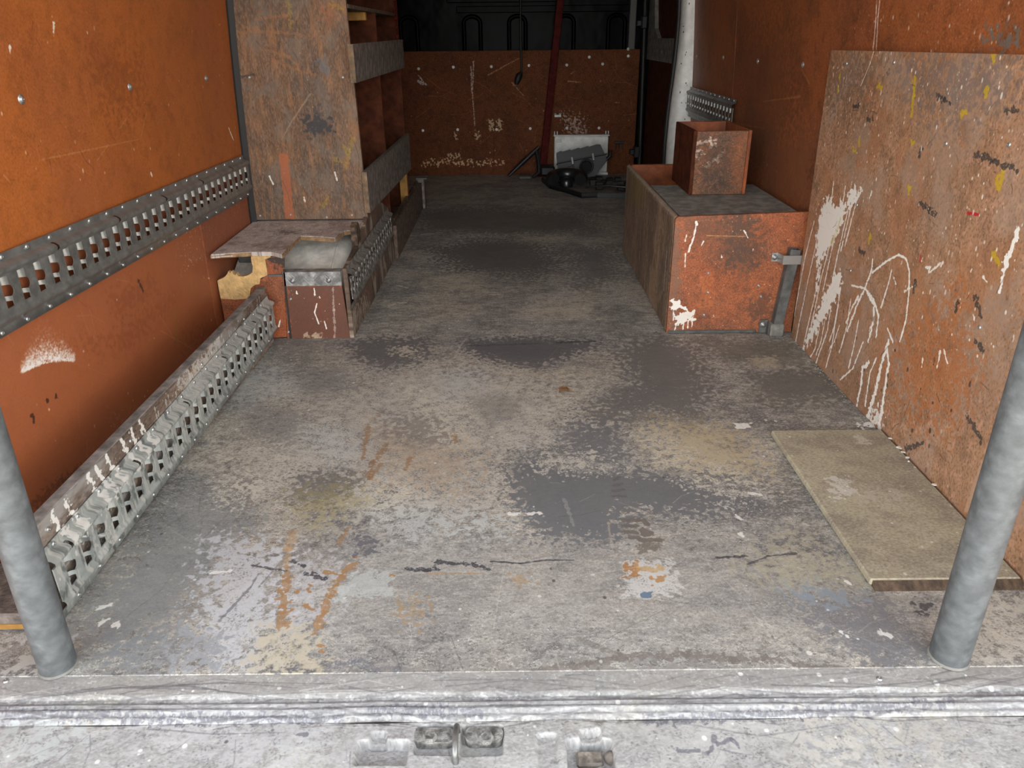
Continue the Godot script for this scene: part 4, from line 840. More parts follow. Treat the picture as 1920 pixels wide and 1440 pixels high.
func paint_metal():
	var white := rgb(226, 224, 218)
	var k: Canvas = C.kick_rail
	var w: Canvas = C.kick
	# paint that ran down over board and rail
	for q in [[k, 0.95], [w, 0.95]]:
		var c: Canvas = q[0]
		for s in 150:
			var u := c.rng.randf_range(1.42, 2.3)
			var y0 := -c.rng.randf_range(0.09, 0.18)
			c.line([Vector2(u, y0), Vector2(u + c.rng.randf_range(-0.006, 0.006), y0 + c.rng.randf_range(0.02, 0.09))], 0.004, 0.003, rgb(196, 194, 188), 0.8, 0.9, 0.8)
		c.patch([Vector2(1.56, -0.19), Vector2(1.86, -0.185), Vector2(1.84, -0.13), Vector2(1.6, -0.12)], rgb(200, 198, 192), 0.75, 0.03, 0.008, 0.72)
		for p in [1.05, 1.09, 1.17, 1.2, 1.24, 1.3, 1.34, 1.38]:
			c.line([Vector2(p, -0.18), Vector2(p + 0.008, -0.14), Vector2(p + 0.004, -0.115)], 0.009, 0.012, white, 0.9, 1.2)
			c.line([Vector2(p + 0.012, -0.135), Vector2(p + 0.01, -0.11)], 0.016, 0.012, white, 0.85, 1.2)
		c.patch([Vector2(1.13, -0.075), Vector2(1.19, -0.08), Vector2(1.18, -0.03), Vector2(1.14, -0.02)], rgb(206, 204, 198), 0.7, 0.03, 0.006, 0.65)
		c.drops(Vector2(0.98, -0.19), Vector2(2.3, -0.005), 220, 0.0008, 0.003, white, 0.8, 2.0)
	var s: Canvas = C.sill
	s.patch([Vector2(-0.608, -0.795), Vector2(-0.434, -0.798), Vector2(-0.289, -0.786), Vector2(-0.246, -0.732), Vector2(-0.347, -0.718), Vector2(-0.472, -0.752)], rgb(186, 187, 191), 0.6, 0.05, 0.03, 0.8)
	s.patch([Vector2(-0.741, -0.792), Vector2(-0.688, -0.796), Vector2(-0.631, -0.763), Vector2(-0.668, -0.733), Vector2(-0.721, -0.746)], rgb(178, 186, 184), 0.8, 0.03, 0.01, 0.9)
	s.patch([Vector2(0.182, -0.776), Vector2(0.42, -0.787), Vector2(0.446, -0.732), Vector2(0.246, -0.713)], rgb(188, 186, 180), 0.6, 0.05, 0.03, 0.8)
	s.patch([Vector2(0.417, -0.778), Vector2(0.62, -0.794), Vector2(0.6, -0.739), Vector2(0.442, -0.724)], rgb(196, 186, 162), 0.5, 0.05, 0.03, 0.75)
	s.patch([Vector2(-1, -0.87), Vector2(1, -0.87), Vector2(1, -0.828), Vector2(-1, -0.828)], rgb(138, 135, 131), 0.7, 0.004, 0.003, 0.8)
	s.patch([Vector2(-1, -0.788), Vector2(1, -0.788), Vector2(1, -0.55), Vector2(-1, -0.55)], rgb(184, 183, 180), 0.5, 0.004, 0.003, 0.85)
	s.patch([Vector2(-1, -0.824), Vector2(1, -0.824), Vector2(1, -0.793), Vector2(-1, -0.793)], rgb(142, 142, 143), 0.55, 0.004, 0.003, 0.85)
	for q in [[Vector2(-0.773, -0.807), Vector2(-0.529, -0.797), Vector2(-0.259, -0.795)], [Vector2(0.2, -0.79), Vector2(0.423, -0.795), Vector2(0.652, -0.808)], [Vector2(-0.213, -0.806), Vector2(-0.053, -0.802)]]:
		s.line(q, 0.012, 0.010, rgb(98, 98, 106), 0.7, 1.2, 0.65)
	for q in [[Vector2(-0.315, -0.768), Vector2(-0.304, -0.77)], [Vector2(0.288, -0.747), Vector2(0.31, -0.759), Vector2(0.317, -0.743)], [Vector2(0.273, -0.734), Vector2(0.287, -0.761)], [Vector2(0.229, -0.737), Vector2(0.273, -0.734)], [Vector2(-0.619, -0.81), Vector2(-0.606, -0.8)]]:
		s.line(q, 0.006, 0.006, rgb(102, 102, 110), 0.7, 0.9, 0.85)
	s.drops(Vector2(-0.95, -0.86), Vector2(0.95, -0.6), 300, 0.0008, 0.004, rgb(236, 236, 232), 0.85, 1.2)
	s.drops(Vector2(-0.95, -0.86), Vector2(0.95, -0.6), 120, 0.0008, 0.003, rgb(70, 68, 68), 0.7, 1.2)
	s.scratches(Vector2(-0.95, -0.84), Vector2(0.95, -0.78), 110, 0.05, 0.25, 0.0016, rgb(222, 222, 221), 0.4, 0.0, 0.12)
	s.scratches(Vector2(-0.95, -0.86), Vector2(0.95, -0.78), 90, 0.05, 0.3, 0.0025, rgb(88, 86, 88), 0.6, 0.0, 0.12)
	s.scratches(Vector2(-0.95, -0.78), Vector2(0.95, -0.64), 90, 0.02, 0.08, 0.0016, rgb(110, 110, 114), 0.6)
	var p: Canvas = C.pad
	p.patch([Vector2(0.696, -1.398), Vector2(0.738, -1.387), Vector2(0.718, -1.325), Vector2(0.675, -1.315)], rgb(206, 204, 198), 0.75, 0.015, 0.004, 0.75)
	p.patch([Vector2(0.722, -1.335), Vector2(0.828, -1.343), Vector2(0.809, -1.303), Vector2(0.721, -1.305)], rgb(186, 178, 166), 0.6, 0.02, 0.01, 0.7)
	p.patch([Vector2(0.823, -1.576), Vector2(0.859, -1.57), Vector2(0.838, -1.537), Vector2(0.819, -1.55)], rgb(200, 194, 180), 0.7, 0.01, 0.005, 0.8)
	p.drops(Vector2(0.63, -1.63), Vector2(0.91, -1.05), 120, 0.0008, 0.003, white, 0.75, 1.2)
	p.scratches(Vector2(0.63, -1.63), Vector2(0.91, -1.05), 40, 0.02, 0.1, 0.0014, rgb(198, 190, 170), 0.5, 0.0, 1.0)

# ---------------------------------------------------------------- the scene
func _ready():
	var cam := Camera3D.new()
	add_child(cam)
	cam.name = "camera"
	cam.position = Vector3(0, 0.9, 0)
	cam.rotation = Vector3(-atan(654.0 / 1400.0), 0, deg_to_rad(-0.6))
	cam.fov = rad_to_deg(2.0 * atan(720.0 / 1400.0))
	cam.near = 0.02
	cam.current = true
	var we := WorldEnvironment.new()
	we.name = "environment"
	add_child(we)
	var env := Environment.new()
	env.background_mode = Environment.BG_SKY
	var sky := Sky.new()
	var sm := ProceduralSkyMaterial.new()      # horizon bright and zenith dimmed to carry light into the bay
	sm.sky_top_color = Color(0.42, 0.44, 0.47)
	sm.sky_horizon_color = Color(0.97, 0.97, 0.96)
	sm.sky_curve = 0.3
	sm.ground_horizon_color = Color(0.6, 0.59, 0.57)
	sm.ground_bottom_color = Color(0.5, 0.49, 0.47)
	sm.sky_energy_multiplier = 1.0
	sky.sky_material = sm
	env.sky = sky
	env.background_energy_multiplier = 3.7
	env.tonemap_mode = Environment.TONE_MAPPER_LINEAR
	env.tonemap_exposure = 2.62
	env.sdfgi_enabled = true
	env.ssao_enabled = true
	env.ssil_enabled = true
	we.environment = env
	var sun := DirectionalLight3D.new()      # high and ahead of the van: it lights the yard behind, not the load bay
	sun.name = "sun"
	sun.rotation_degrees = Vector3(-52, 158, 0)
	sun.light_energy = 2.2
	sun.light_color = Color(1.0, 0.96, 0.90)
	sun.light_angular_distance = 0.6
	sun.shadow_enabled = true
	add_child(sun)

	await canvases()
	var jobs := []
	for job in [paint_floor, paint_floor_far, paint_walls, paint_right, paint_board, paint_furniture, paint_metal]:
		jobs.append(WorkerThreadPool.add_task(job, true))
	for j in jobs:
		WorkerThreadPool.wait_for_task_completion(j)
	materials()
	shell()
	sill()
	lashing_rails()
	poles()
	wheel_box_left()
	rack()
	wheel_box_right()
	right_panel_and_pad()
	front_wall()
	sliding_door()
	car_parts()
	litter()

func materials():
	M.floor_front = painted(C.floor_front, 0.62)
	M.floor_back = painted(C.floor_back, 0.58)
	for k in ["floor_front", "floor_back"]:
		M[k].heightmap_enabled = true
		M[k].heightmap_texture = height_of(C[k])
		M[k].heightmap_scale = 0.12
	M.left = painted(C.left, 0.5)
	M.right = painted(C.right, 0.5)
	M.board = painted(C.board, 0.55)
	M.rack = painted(C.rack, 0.7)
	M.box = painted(C.box, 0.55)
	M.box_side = painted(C.box_side, 0.7)
	M.arch = painted(C.arch, 0.5)
	M.arch_side = painted(C.arch_side, 0.65)
	M.shelf = painted(C.shelf, 0.7)
	M.bulk = painted(C.bulk, 0.75, 0.0, 0.3)
	M.kick = painted(C.kick, 0.7)
	M.kick_rail = painted(C.kick_rail, 0.5, 0.35)
	M.pad = painted(C.pad, 0.65)
	M.small = painted(C.small, 0.6)
	M.sill = painted(C.sill, 0.55)
	for k in ["sill", "board"]:
		M[k].heightmap_enabled = true
		M[k].heightmap_texture = height_of(C[k])
		M[k].heightmap_scale = 0.08
	M.zinc = plain(rgb(176, 178, 178), 0.35, 0.8)
	M.steel = plain(rgb(150, 151, 148), 0.42, 0.75, 1.0, 24.0, 0.02, 0.7)
	M.worn_rail = plain(rgb(176, 172, 166), 0.5, 0.4, 1.0, 40.0, 0.05, 0.5)
	M.dark_rail = plain(rgb(158, 159, 156), 0.38, 0.65, 1.0, 30.0, 0.02, 0.78)
	M.galv = plain(rgb(108, 112, 114), 0.55, 0.15, 1.0, 30.0, 0.04, 0.74)
	M.grey_paint = plain(rgb(96, 96, 94), 0.6, 0.0, 1.0, 24.0, 0.02, 0.74)
	M.shell = plain(rgb(84, 84, 82), 0.6, 0.3)
	M.gap = plain(rgb(46, 44, 42), 0.8)
	M.roof = plain(rgb(222, 222, 218), 0.5)  # white chosen for its light bounce; the roof is out of view
	M.black = plain(rgb(26, 27, 30), 0.38, 0.0, 0.0, 60.0, 0.0)
	M.black.clearcoat_enabled = true
	M.black.clearcoat = 0.6
	M.black.clearcoat_roughness = 0.2
	M.black_steel = plain(rgb(6, 6, 9), 0.34, 0.0, 1.0, 1.0, 0.6, 0.6)
	M.black_steel.metallic_specular = 0.14
	M.plastic = plain(rgb(27, 29, 33), 0.5, 0.0, 1.0, 30.0, 0.02, 0.8)
	M.rubber = plain(rgb(24, 24, 25), 0.55)
	M.wood_edge = plain(rgb(170, 136, 98), 0.75, 0.0, 1.0, 40.0, 0.06, 0.6)
	M.aged_edge = plain(rgb(100, 80, 62), 0.8, 0.0, 1.0, 50.0, 0.08, 0.5)
	M.checker = plain(rgb(188, 188, 186), 0.42, 0.4, 1.0, 30.0, 0.02, 0.6)
	M.pale_wood = plain(rgb(216, 178, 120), 0.8, 0.0, 1.0, 40.0, 0.12, 0.86)
	M.old_wood = plain(rgb(122, 102, 88), 0.8, 0.0, 1.0, 30.0, 0.12, 0.62)
	M.grey_wood = plain(rgb(140, 130, 122), 0.75, 0.0, 1.0, 30.0, 0.1, 0.64)
	M.brown_ply = plain(rgb(90, 48, 30), 0.75, 0.0, 1.0, 18.0, 0.03, 0.72)
	M.orange_ply = plain(rgb(158, 84, 44), 0.5, 0.0, 1.0, 14.0, 0.02, 0.7)
	M.brown_ply.metallic_specular = 0.25
	M.ochre = plain(rgb(176, 130, 62), 0.7, 0.0, 1.0, 20.0, 0.04, 0.8)
	M.red = plain(rgb(84, 22, 17), 0.6, 0.0, 1.0, 24.0, 0.03, 0.74)
	M.red.metallic_specular = 0.2
	M.white_paint = plain(rgb(238, 239, 236), 0.5, 0.0, 1.0, 16.0, 0.02, 0.88)
	M.dust = plain(rgb(140, 138, 132), 0.8, 0.0, 1.0, 20.0, 0.05, 0.74)
	M.arch_dust = plain(rgb(226, 222, 212), 0.8, 0.0, 1.0, 20.0, 0.05, 0.78)
	M.striker = plain(rgb(168, 166, 161), 0.75, 0.0, 1.0, 60.0, 0.06, 0.5)
	M.rusty = plain(rgb(160, 150, 138), 0.8, 0.0, 1.0, 40.0, 0.06, 0.6)
	M.scraped = plain(rgb(150, 145, 140), 0.75, 0.0, 1.0, 16.0, 0.05, 0.6)
	M.inside = plain(rgb(8, 8, 9), 0.8)  # near-black for the disc that stands in for the inlet shade
	M.leaf = plain(rgb(124, 86, 48), 0.8, 0.0, 1.0, 60.0, 0.05, 0.5)
	M.chip = plain(rgb(222, 219, 210), 0.8)
	M.ground = plain(rgb(186, 180, 170), 0.9, 0.0, 1.0, 4.0, 0.0, 0.8)
	var s := MB.new(null, true)
	s.lathe([Vector2(0.0047, 0.0), Vector2(0.0045, 0.0015), Vector2(0.0032, 0.0028), Vector2(0.0012, 0.0031), Vector2(0.001, 0.0024), Vector2(0, 0.0024)], 10)
	screw_mesh = s.mesh()
	s = MB.new(null, true)
	s.lathe([Vector2(0.0095, 0.0), Vector2(0.0093, 0.0014), Vector2(0.0058, 0.0018), Vector2(0.0052, 0.0038), Vector2(0.003, 0.0048), Vector2(0.0014, 0.005), Vector2(0.0012, 0.004), Vector2(0, 0.004)], 14)
	washer_mesh = s.mesh()

func wall_x(y: float) -> float:      # how far the sides of the body stand from the middle
	return 0.945 - 0.004 * y - 0.032 * y * y

# a sheet that follows the side of the body: side -1 left, 1 right
func side_sheet(mb: MB, side: float, y0: float, y1: float, z0: float, z1: float, near: float, t: float):
	var n := maxi(2, int((y1 - y0) / 0.12))
	var prev := []
	for i in n + 1:
		var y := lerpf(y0, y1, i / float(n))
		var x := wall_x(y) + near
		var row := [Vector3(side * x, y, z0), Vector3(side * x, y, z1), Vector3(side * (x + t), y, z1), Vector3(side * (x + t), y, z0)]
		if i == 0 or i == n:
			mb.quad(row[0], row[1], row[2], row[3], Vector3(0, -1.0 if i == 0 else 1.0, 0))
		if prev:
			mb.quad(prev[0], prev[1], row[1], row[0], Vector3(-side, 0, 0))
			mb.quad(prev[2], prev[3], row[3], row[2], Vector3(side, 0, 0))
			mb.quad(prev[1], prev[2], row[2], row[1], Vector3(0, 0, -1.0))
			mb.quad(prev[0], prev[3], row[3], row[0], Vector3(0, 0, 1.0))
		prev = row

func shell():
	var g := thing("ground", "unseen yard the van stands on, made pale to bounce light inside", "ground", Vector3(0, -0.62, 4), "", "structure")
	var mb := builder(g)  # out of view; pale colour chosen to bounce light into the bay
	mb.box(Vector3(-14, -0.72, -10), Vector3(14, -0.62, 16), 0.0)
	part("paving", mb, M.ground, g)
	# load floor
	var f := thing("floor", "scuffed grey van floor with worn paint, rust runs and black rubber marks", "floor", Vector3(0, 0, -3.2), "", "structure")
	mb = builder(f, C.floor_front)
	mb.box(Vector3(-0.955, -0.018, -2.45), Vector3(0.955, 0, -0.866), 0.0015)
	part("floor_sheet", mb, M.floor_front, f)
	mb = builder(f, C.floor_back)
	mb.box(Vector3(-0.955, -0.018, -5.5), Vector3(0.955, 0, -2.45), 0.0)
	part("floor_sheet", mb, M.floor_back, f)
	mb = builder(f)
	mb.box(Vector3(-0.955, -0.07, -5.5), Vector3(0.955, -0.0185, -0.80), 0.0)
	part("underfloor", mb, M.shell, f)
	# left side of the body
	var w := thing("wall_left", "left side wall lined with orange plywood, speckled with paint", "wall", Vector3(-0.95, 0, -3), "", "structure")
	mb = builder(w)
	side_sheet(mb, -1, -0.07, 1.72, -5.56, -0.72, 0.012, 0.04)
	part("body_side", mb, M.gap, w)
	for q in [[0.505, 1.7, -2.712, -0.74], [0.0, 0.5, -2.248, -0.74], [0.0, 0.5, -2.74, -2.26], [0.0, 1.7, -5.44, -2.745]]:
		mb = builder(w, C.left)
		side_sheet(mb, -1, q[0], q[1], q[2], q[3], 0.0, 0.0115)
		part("plywood_panel", mb, M.left, w)
	mb = builder(w)      # seal strip between panel and rack
	for i in 10:
		var y := 0.29 + i * 0.14
		mb.quad(Vector3(-wall_x(y) + 0.004, y, -2.705), Vector3(-wall_x(y + 0.14) + 0.004, y + 0.14, -2.705), Vector3(-wall_x(y + 0.14) + 0.02, y + 0.14, -2.716), Vector3(-wall_x(y) + 0.02, y, -2.716), Vector3(1, 0, 1))
		mb.quad(Vector3(-wall_x(y), y, -2.70), Vector3(-wall_x(y + 0.14), y + 0.14, -2.70), Vector3(-wall_x(y + 0.14) + 0.004, y + 0.14, -2.705), Vector3(-wall_x(y) + 0.004, y, -2.705), Vector3(1, 0, 1))
	part("seal_strip", mb, M.rubber, w)
	for p in [Vector2(1.509, -0.799), Vector2(1.954, -0.795), Vector2(2.459, -0.79)]:
		screw(w, Vector3(-wall_x(-p.y), -p.y, -p.x), Vector3(1, 0, 0), washer_mesh)
	# right side
	w = thing("wall_right", "right side wall lined with brownish orange plywood behind the tall board", "wall", Vector3(0.95, 0, -2.4), "", "structure")
	mb = builder(w)
	side_sheet(mb, 1, -0.07, 1.72, -4.12, -0.72, 0.012, 0.04)
	part("body_side", mb, M.gap, w)
	for q in [[-3.312, -0.74], [-4.06, -3.316]]:
		mb = builder(w, C.right)
		side_sheet(mb, 1, 0.0, 1.7, q[0], q[1], 0.0, 0.0115)
		part("plywood_panel", mb, M.right, w)
	for p in [Vector2(-3.985, -0.797), Vector2(-3.49, -0.804), Vector2(-3.001, -0.804), Vector2(-2.536, -0.808)]:
		screw(w, Vector3(wall_x(-p.y), -p.y, p.x), Vector3(-1, 0, 0), washer_mesh)
	# roof, out of view, made white to throw light back down
	var c := thing("ceiling", "unseen van roof above the load bay, made white to bounce light down", "ceiling", Vector3(0, 1.72, -3), "", "structure")
	mb = builder(c)
	mb.box(Vector3(-1.02, 1.72, -5.56), Vector3(1.02, 1.76, -0.72), 0.0)
	part("roof_sheet", mb, M.roof, c)
	for z in [-1.6, -2.5, -3.4, -4.3]:
		mb = builder(c)
		mb.prism([Vector2(-0.03, 0), Vector2(-0.02, -0.025), Vector2(0.02, -0.025), Vector2(0.03, 0)], Vector3.BACK, Vector3.UP, Vector3.RIGHT, -0.84, 0.84, Transform3D(Basis(), Vector3(0, 1.72, z)))
		part("roof_bow", mb, M.roof, c)

# the rear step: edge strip, rubber seal and steel plate with the lock pockets
func step_height(x: float, z: float) -> float:
	var h := -0.018
	if z < -0.8255:
		h = lerpf(-0.001, -0.006, (z + 0.866) / 0.04)
		if z > -0.832:
			h -= 0.004 * smoothstep(-0.832, -0.826, z)
	elif z < -0.790:
		var t := (z + 0.8255) / 0.0355
		var wave := 0.004 * exp(-pow((x + 0.2) / 0.06, 2.0)) + 0.003 * sin(x * 7.0) * 0.4
		h = -0.012 + 0.006 * sin(clampf(t * 1.1, 0, 1) * PI) + 0.0018 * cos((t + wave * 20.0) * TAU * 3.5) - 0.006 * t
		if t < 0.06:
			h -= 0.012 * (1.0 - t / 0.06)
	else:
		h = -0.02 - 0.03 * pow(maxf(0, z + 0.66) / 0.1, 2.0)
		for q in pockets:
			var dx := maxf(absf(x - q[0]) - q[1], 0.0)
			var dz := maxf(absf(z - q[2]) - q[3], 0.0)
			var d := Vector2(dx, dz).length()
			h -= q[4] * (1.0 - smoothstep(0.0025, 0.0065, d))
		h += 0.004 * smoothstep(0.008, 0.0, absf(x - 0.12)) * smoothstep(-0.79, -0.775, z)
		h += 0.002 * sin(x * 23.0) * sin(z * 31.0 + x * 9.0)
	return h
# pockets: middle x, half width, middle z, half depth, how deep
var pockets := []

func sill():
	for q in [[[Vector2(-0.224, -0.756)], [Vector2(-0.156, -0.722)], 0.016], [[Vector2(-0.142, -0.781)], [Vector2(-0.089, -0.739)], 0.014], [[Vector2(-0.077, -0.78)], [Vector2(-0.021, -0.738)], 0.014], [[Vector2(0.075, -0.754)], [Vector2(0.135, -0.713)], 0.016], [[Vector2(-0.208, -0.772)], [Vector2(-0.19, -0.758)], 0.010], [[Vector2(0.096, -0.769)], [Vector2(0.121, -0.749)], 0.012], [[Vector2(0.033, -0.764)], [Vector2(0.057, -0.711)], 0.006]]:
		var a: Vector2 = q[0][0]
		var b: Vector2 = q[1][0]
		pockets.append([(a.x + b.x) * 0.5, absf(b.x - a.x) * 0.5 - 0.002, (a.y + b.y) * 0.5, absf(b.y - a.y) * 0.5 - 0.002, q[2]])
	var bands := [["trim_1", "worn grey edge strip along the rear end of the van floor", "edge strip", -0.866, -0.8258], ["trim_2", "dirty ribbed rubber door seal along the rear step", "door seal", -0.8258, -0.790], ["trim_3", "chalky steel rear step with recessed lock pockets", "rear step", -0.790, -0.555]]
	for q in bands:
		var o := thing(q[0], q[1], q[2], Vector3(0, -0.02, q[3]), "", "structure")
		var mb := builder(o, C.sill, true)
		var nz := int((q[4] - q[3]) / (0.0019 if q[0] == "trim_3" else 0.0026))
		var nx := 640 if q[0] == "trim_3" else 220
		var rows := []
		for j in nz + 1:
			var z := lerpf(q[3] + 0.0001, q[4] - 0.0001, j / float(nz))
			var row := []
			for i in nx + 1:
				var x := -0.98 + 1.96 * i / nx
				if q[0] == "trim_3":      # finer in the middle, where the lock pockets are
					var s := 2.0 * i / nx - 1.0
					x = 0.98 * (0.45 * s + 0.55 * s * s * s)
				row.append(Vector3(x, step_height(x, z), z))
			rows.append(row)
		for j in nz:
			for i in nx:
				mb.quad(rows[j][i], rows[j][i + 1], rows[j + 1][i + 1], rows[j + 1][i], Vector3.UP)
		if q[0] == "trim_3":
			for i in nx:
				var a: Vector3 = rows[nz][i]
				var b: Vector3 = rows[nz][i + 1]
				mb.quad(a, b, Vector3(b.x, -0.4, b.z + 0.01), Vector3(a.x, -0.4, a.z + 0.01), Vector3.BACK)
		part(["edge_strip", "rubber_profile", "step_plate"][int(q[0].right(1)) - 1], mb, M.sill, o)
		if q[0] == "trim_1":
			for p in [Vector2(-0.791, -0.859), Vector2(0.561, -0.847)]:
				screw(o, Vector3(p.x, step_height(p.x, p.y), p.y), Vector3.UP)
	# striker in the lock pocket
	var a0: Vector2 = [Vector2(-0.119, -0.761)][0]
	var o := thing("door_striker", "dusty steel door striker with two oval bolted plates and an upright loop", "door striker", Vector3(a0.x, -0.03, a0.y))
	for q in [[[Vector2(-0.137, -0.768)], [Vector2(-0.1, -0.771)], [Vector2(-0.124, -0.762)]], [[Vector2(-0.063, -0.769)], [Vector2(-0.029, -0.77)], [Vector2(-0.042, -0.759)]]]:
		var p: Vector2 = q[0][0]
		var r: Vector2 = q[1][0]
		var pts := []
		for i in 24:
			var t := TAU * i / 24
			pts.append(Vector2(lerpf(p.x, r.x, 0.5 + 0.5 * signf(cos(t))) + cos(t) * 0.011, p.y + sin(t) * 0.0125))
		var mb := builder(o)
		mb.prism(pts, Vector3.RIGHT, Vector3.BACK, Vector3.UP, -0.034, -0.020)
		part("plate", mb, M.striker, o)
		var bp: Vector2 = q[2][0]
		mb = builder(o)
		mb.lathe([Vector2(0.0105, 0.0), Vector2(0.0105, 0.007), Vector2(0.009, 0.0085), Vector2(0, 0.0085)], 6, Transform3D(Basis(), Vector3(bp.x, -0.0205, bp.y)))
		part("bolt", mb, M.striker, o)
	var l0: Vector2 = [Vector2(-0.085, -0.776)][0]
	var l1: Vector2 = [Vector2(-0.083, -0.72)][0]
	var mb := builder(o, null, true)
	var pts := [Vector3(l0.x, -0.035, l0.y)]
	for i in 9:
		var t := PI * i / 8.0
		pts.append(Vector3(l0.x, -0.01 + 0.012 * sin(t), lerpf(l0.y + 0.004, l1.y - 0.004, 0.5 - 0.5 * cos(t))))
	pts.append(Vector3(l1.x, -0.045, l1.y))
	mb.tube(pts, 0.0045, 10)
	part("loop", mb, M.steel, o)
	# rusty catch lying in the right pocket
	var c0: Vector2 = [Vector2(0.106, -0.735)][0]
	o = thing("lock_catch", "rusty lock catch lying in the right pocket of the rear step", "lock catch", Vector3(c0.x, -0.036, c0.y))
	mb = builder(o)
	mb.box(Vector3(c0.x - 0.02, -0.04, c0.y - 0.012), Vector3(c0.x + 0.018, -0.029, c0.y + 0.012), 0.003)
	part("catch_body", mb, M.rusty, o)
	mb = builder(o, null, true)
	mb.lathe([Vector2(0.011, 0), Vector2(0.010, 0.006), Vector2(0.004, 0.010), Vector2(0, 0.010)], 14, Transform3D(Basis(), Vector3(c0.x + 0.03, -0.036, c0.y - 0.002)))
	part("catch_knob", mb, M.rusty, o)

# ---------------------------------------------------------------- lashing rails
# a pressed rail with slots; back: x of its back, side: the way it faces, y0: lower edge, z0: near end, running away from the camera
func make_rail(called: String, label: String, back: float, side: float, y0: float, z0: float, n: int, rise: float, mat: Material, canvas, screws: bool, lead := 0.022):
	var o := thing(called, label, "rail", Vector3(back, y0, z0), "slotted steel lashing rails in the load bay")
	var mb := builder(o, canvas)
	var long := lead * 2.0 + n * P - 0.031
	var at := func(l: float, h: float, d: float) -> Vector3:
		return Vector3(back + side * d, y0 + h + rise * l, z0 - l)
	var out := Vector3(side, 0, 0)
	# the shaped edges above and below the web (height, distance from the wall)
	var low := [Vector2(0, 0.001), Vector2(0, 0.004), Vector2(0.015, 0.004), Vector2(0.020, 0.007), Vector2(0.024, 0.013), Vector2(0.029, 0.018), Vector2(0.034, 0.0195), Vector2(0.038, 0.018), Vector2(0.041, 0.0155)]
	var high := [Vector2(0.107, 0.0155), Vector2(0.110, 0.019), Vector2(0.114, 0.022), Vector2(0.119, 0.0215), Vector2(0.123, 0.016), Vector2(0.125, 0.009), Vector2(0.128, 0.004), Vector2(0.140, 0.004), Vector2(0.140, 0.001)]
	var slits := []
	var s := 0.05
	while s < long - 0.02:
		slits.append(s)
		s += 0.26
	var cuts := [0.0]
	for q in slits:
		cuts.append(q)
		cuts.append(q + 0.007)
	cuts.append(long)
	mb.smooth(true)
	for prof in [low, high]:
		for i in prof.size() - 1:
			var a: Vector2 = prof[i]
			var b: Vector2 = prof[i + 1]
			for j in cuts.size() - 1:
				if prof == high and j % 2 == 1 and i >= 1 and i <= 4:
					continue
				mb.quad(at.call(cuts[j], a.x, a.y), at.call(cuts[j + 1], a.x, a.y), at.call(cuts[j + 1], b.x, b.y), at.call(cuts[j], b.x, b.y), Vector3(side * (b.x - a.x), -(b.y - a.y), 0))
	mb.smooth(false)
	var d := 0.0155
	var web := func(pts: Array):
		mb.prism(pts, Vector3.FORWARD, Vector3(0, 1, 0), out, d - 0.0022, d, Transform3D(Basis(Vector3(1, 0, 0), Vector3(0, 1, 0), Vector3(0, -rise, 1)), Vector3(back, y0, z0)))
	var y_lo := 0.0405
	var y_hi := 0.1075
	var s_lo := 0.048
	var s_hi := 0.105
	var mid := (s_lo + s_hi) * 0.5
	var wide := 0.021
	web.call([Vector2(0, y_lo), Vector2(lead - 0.0, y_lo), Vector2(lead, y_hi), Vector2(0, y_hi)])
	for i in n:
		var l := lead + i * P
		var e := minf(l + P, long)
		web.call([Vector2(l, y_lo), Vector2(l + wide, y_lo), Vector2(l + wide, s_lo), Vector2(l, s_lo)])
		web.call([Vector2(l, s_hi), Vector2(l + wide, s_hi), Vector2(l + wide, y_hi), Vector2(l, y_hi)])
		var pts := [Vector2(l + wide, y_lo), Vector2(e, y_lo), Vector2(e, y_hi), Vector2(l + wide, y_hi)]
		for k in 9:
			var t := PI * k / 8.0
			pts.append(Vector2(l + wide + sin(t) * 0.010, mid + cos(t) * 0.0105))
		web.call(pts)
		# the two lips bent in at the far edge of the slot
		mb.smooth(true)
		for span in [[s_lo + 0.009, mid - 0.0105], [mid + 0.0105, s_hi - 0.001]]:
			var prev := Vector2(0, 0)
			for k in 6:
				var t := PI * 0.5 * k / 5.0
				var q := Vector2(-0.0125 * (1.0 - cos(t)) , -0.013 * sin(t))
				if k > 0:
					mb.quad(at.call(l + wide + prev.x, span[0], d + prev.y), at.call(l + wide + prev.x, span[1], d + prev.y), at.call(l + wide + q.x, span[1], d + q.y), at.call(l + wide + q.x, span[0], d + q.y), Vector3(side * 0.5, 0, 1))
				prev = q
		mb.smooth(false)
	part("rail_body", mb, mat, o)
	if screws:
		var l := 0.035
		var k := 0
		while l < long:
			screw(o, at.call(l, 0.134, 0.004), out)
			screw(o, at.call(minf(l + 0.02, long - 0.01), 0.008, 0.004), out)
			l += 0.078
	return o

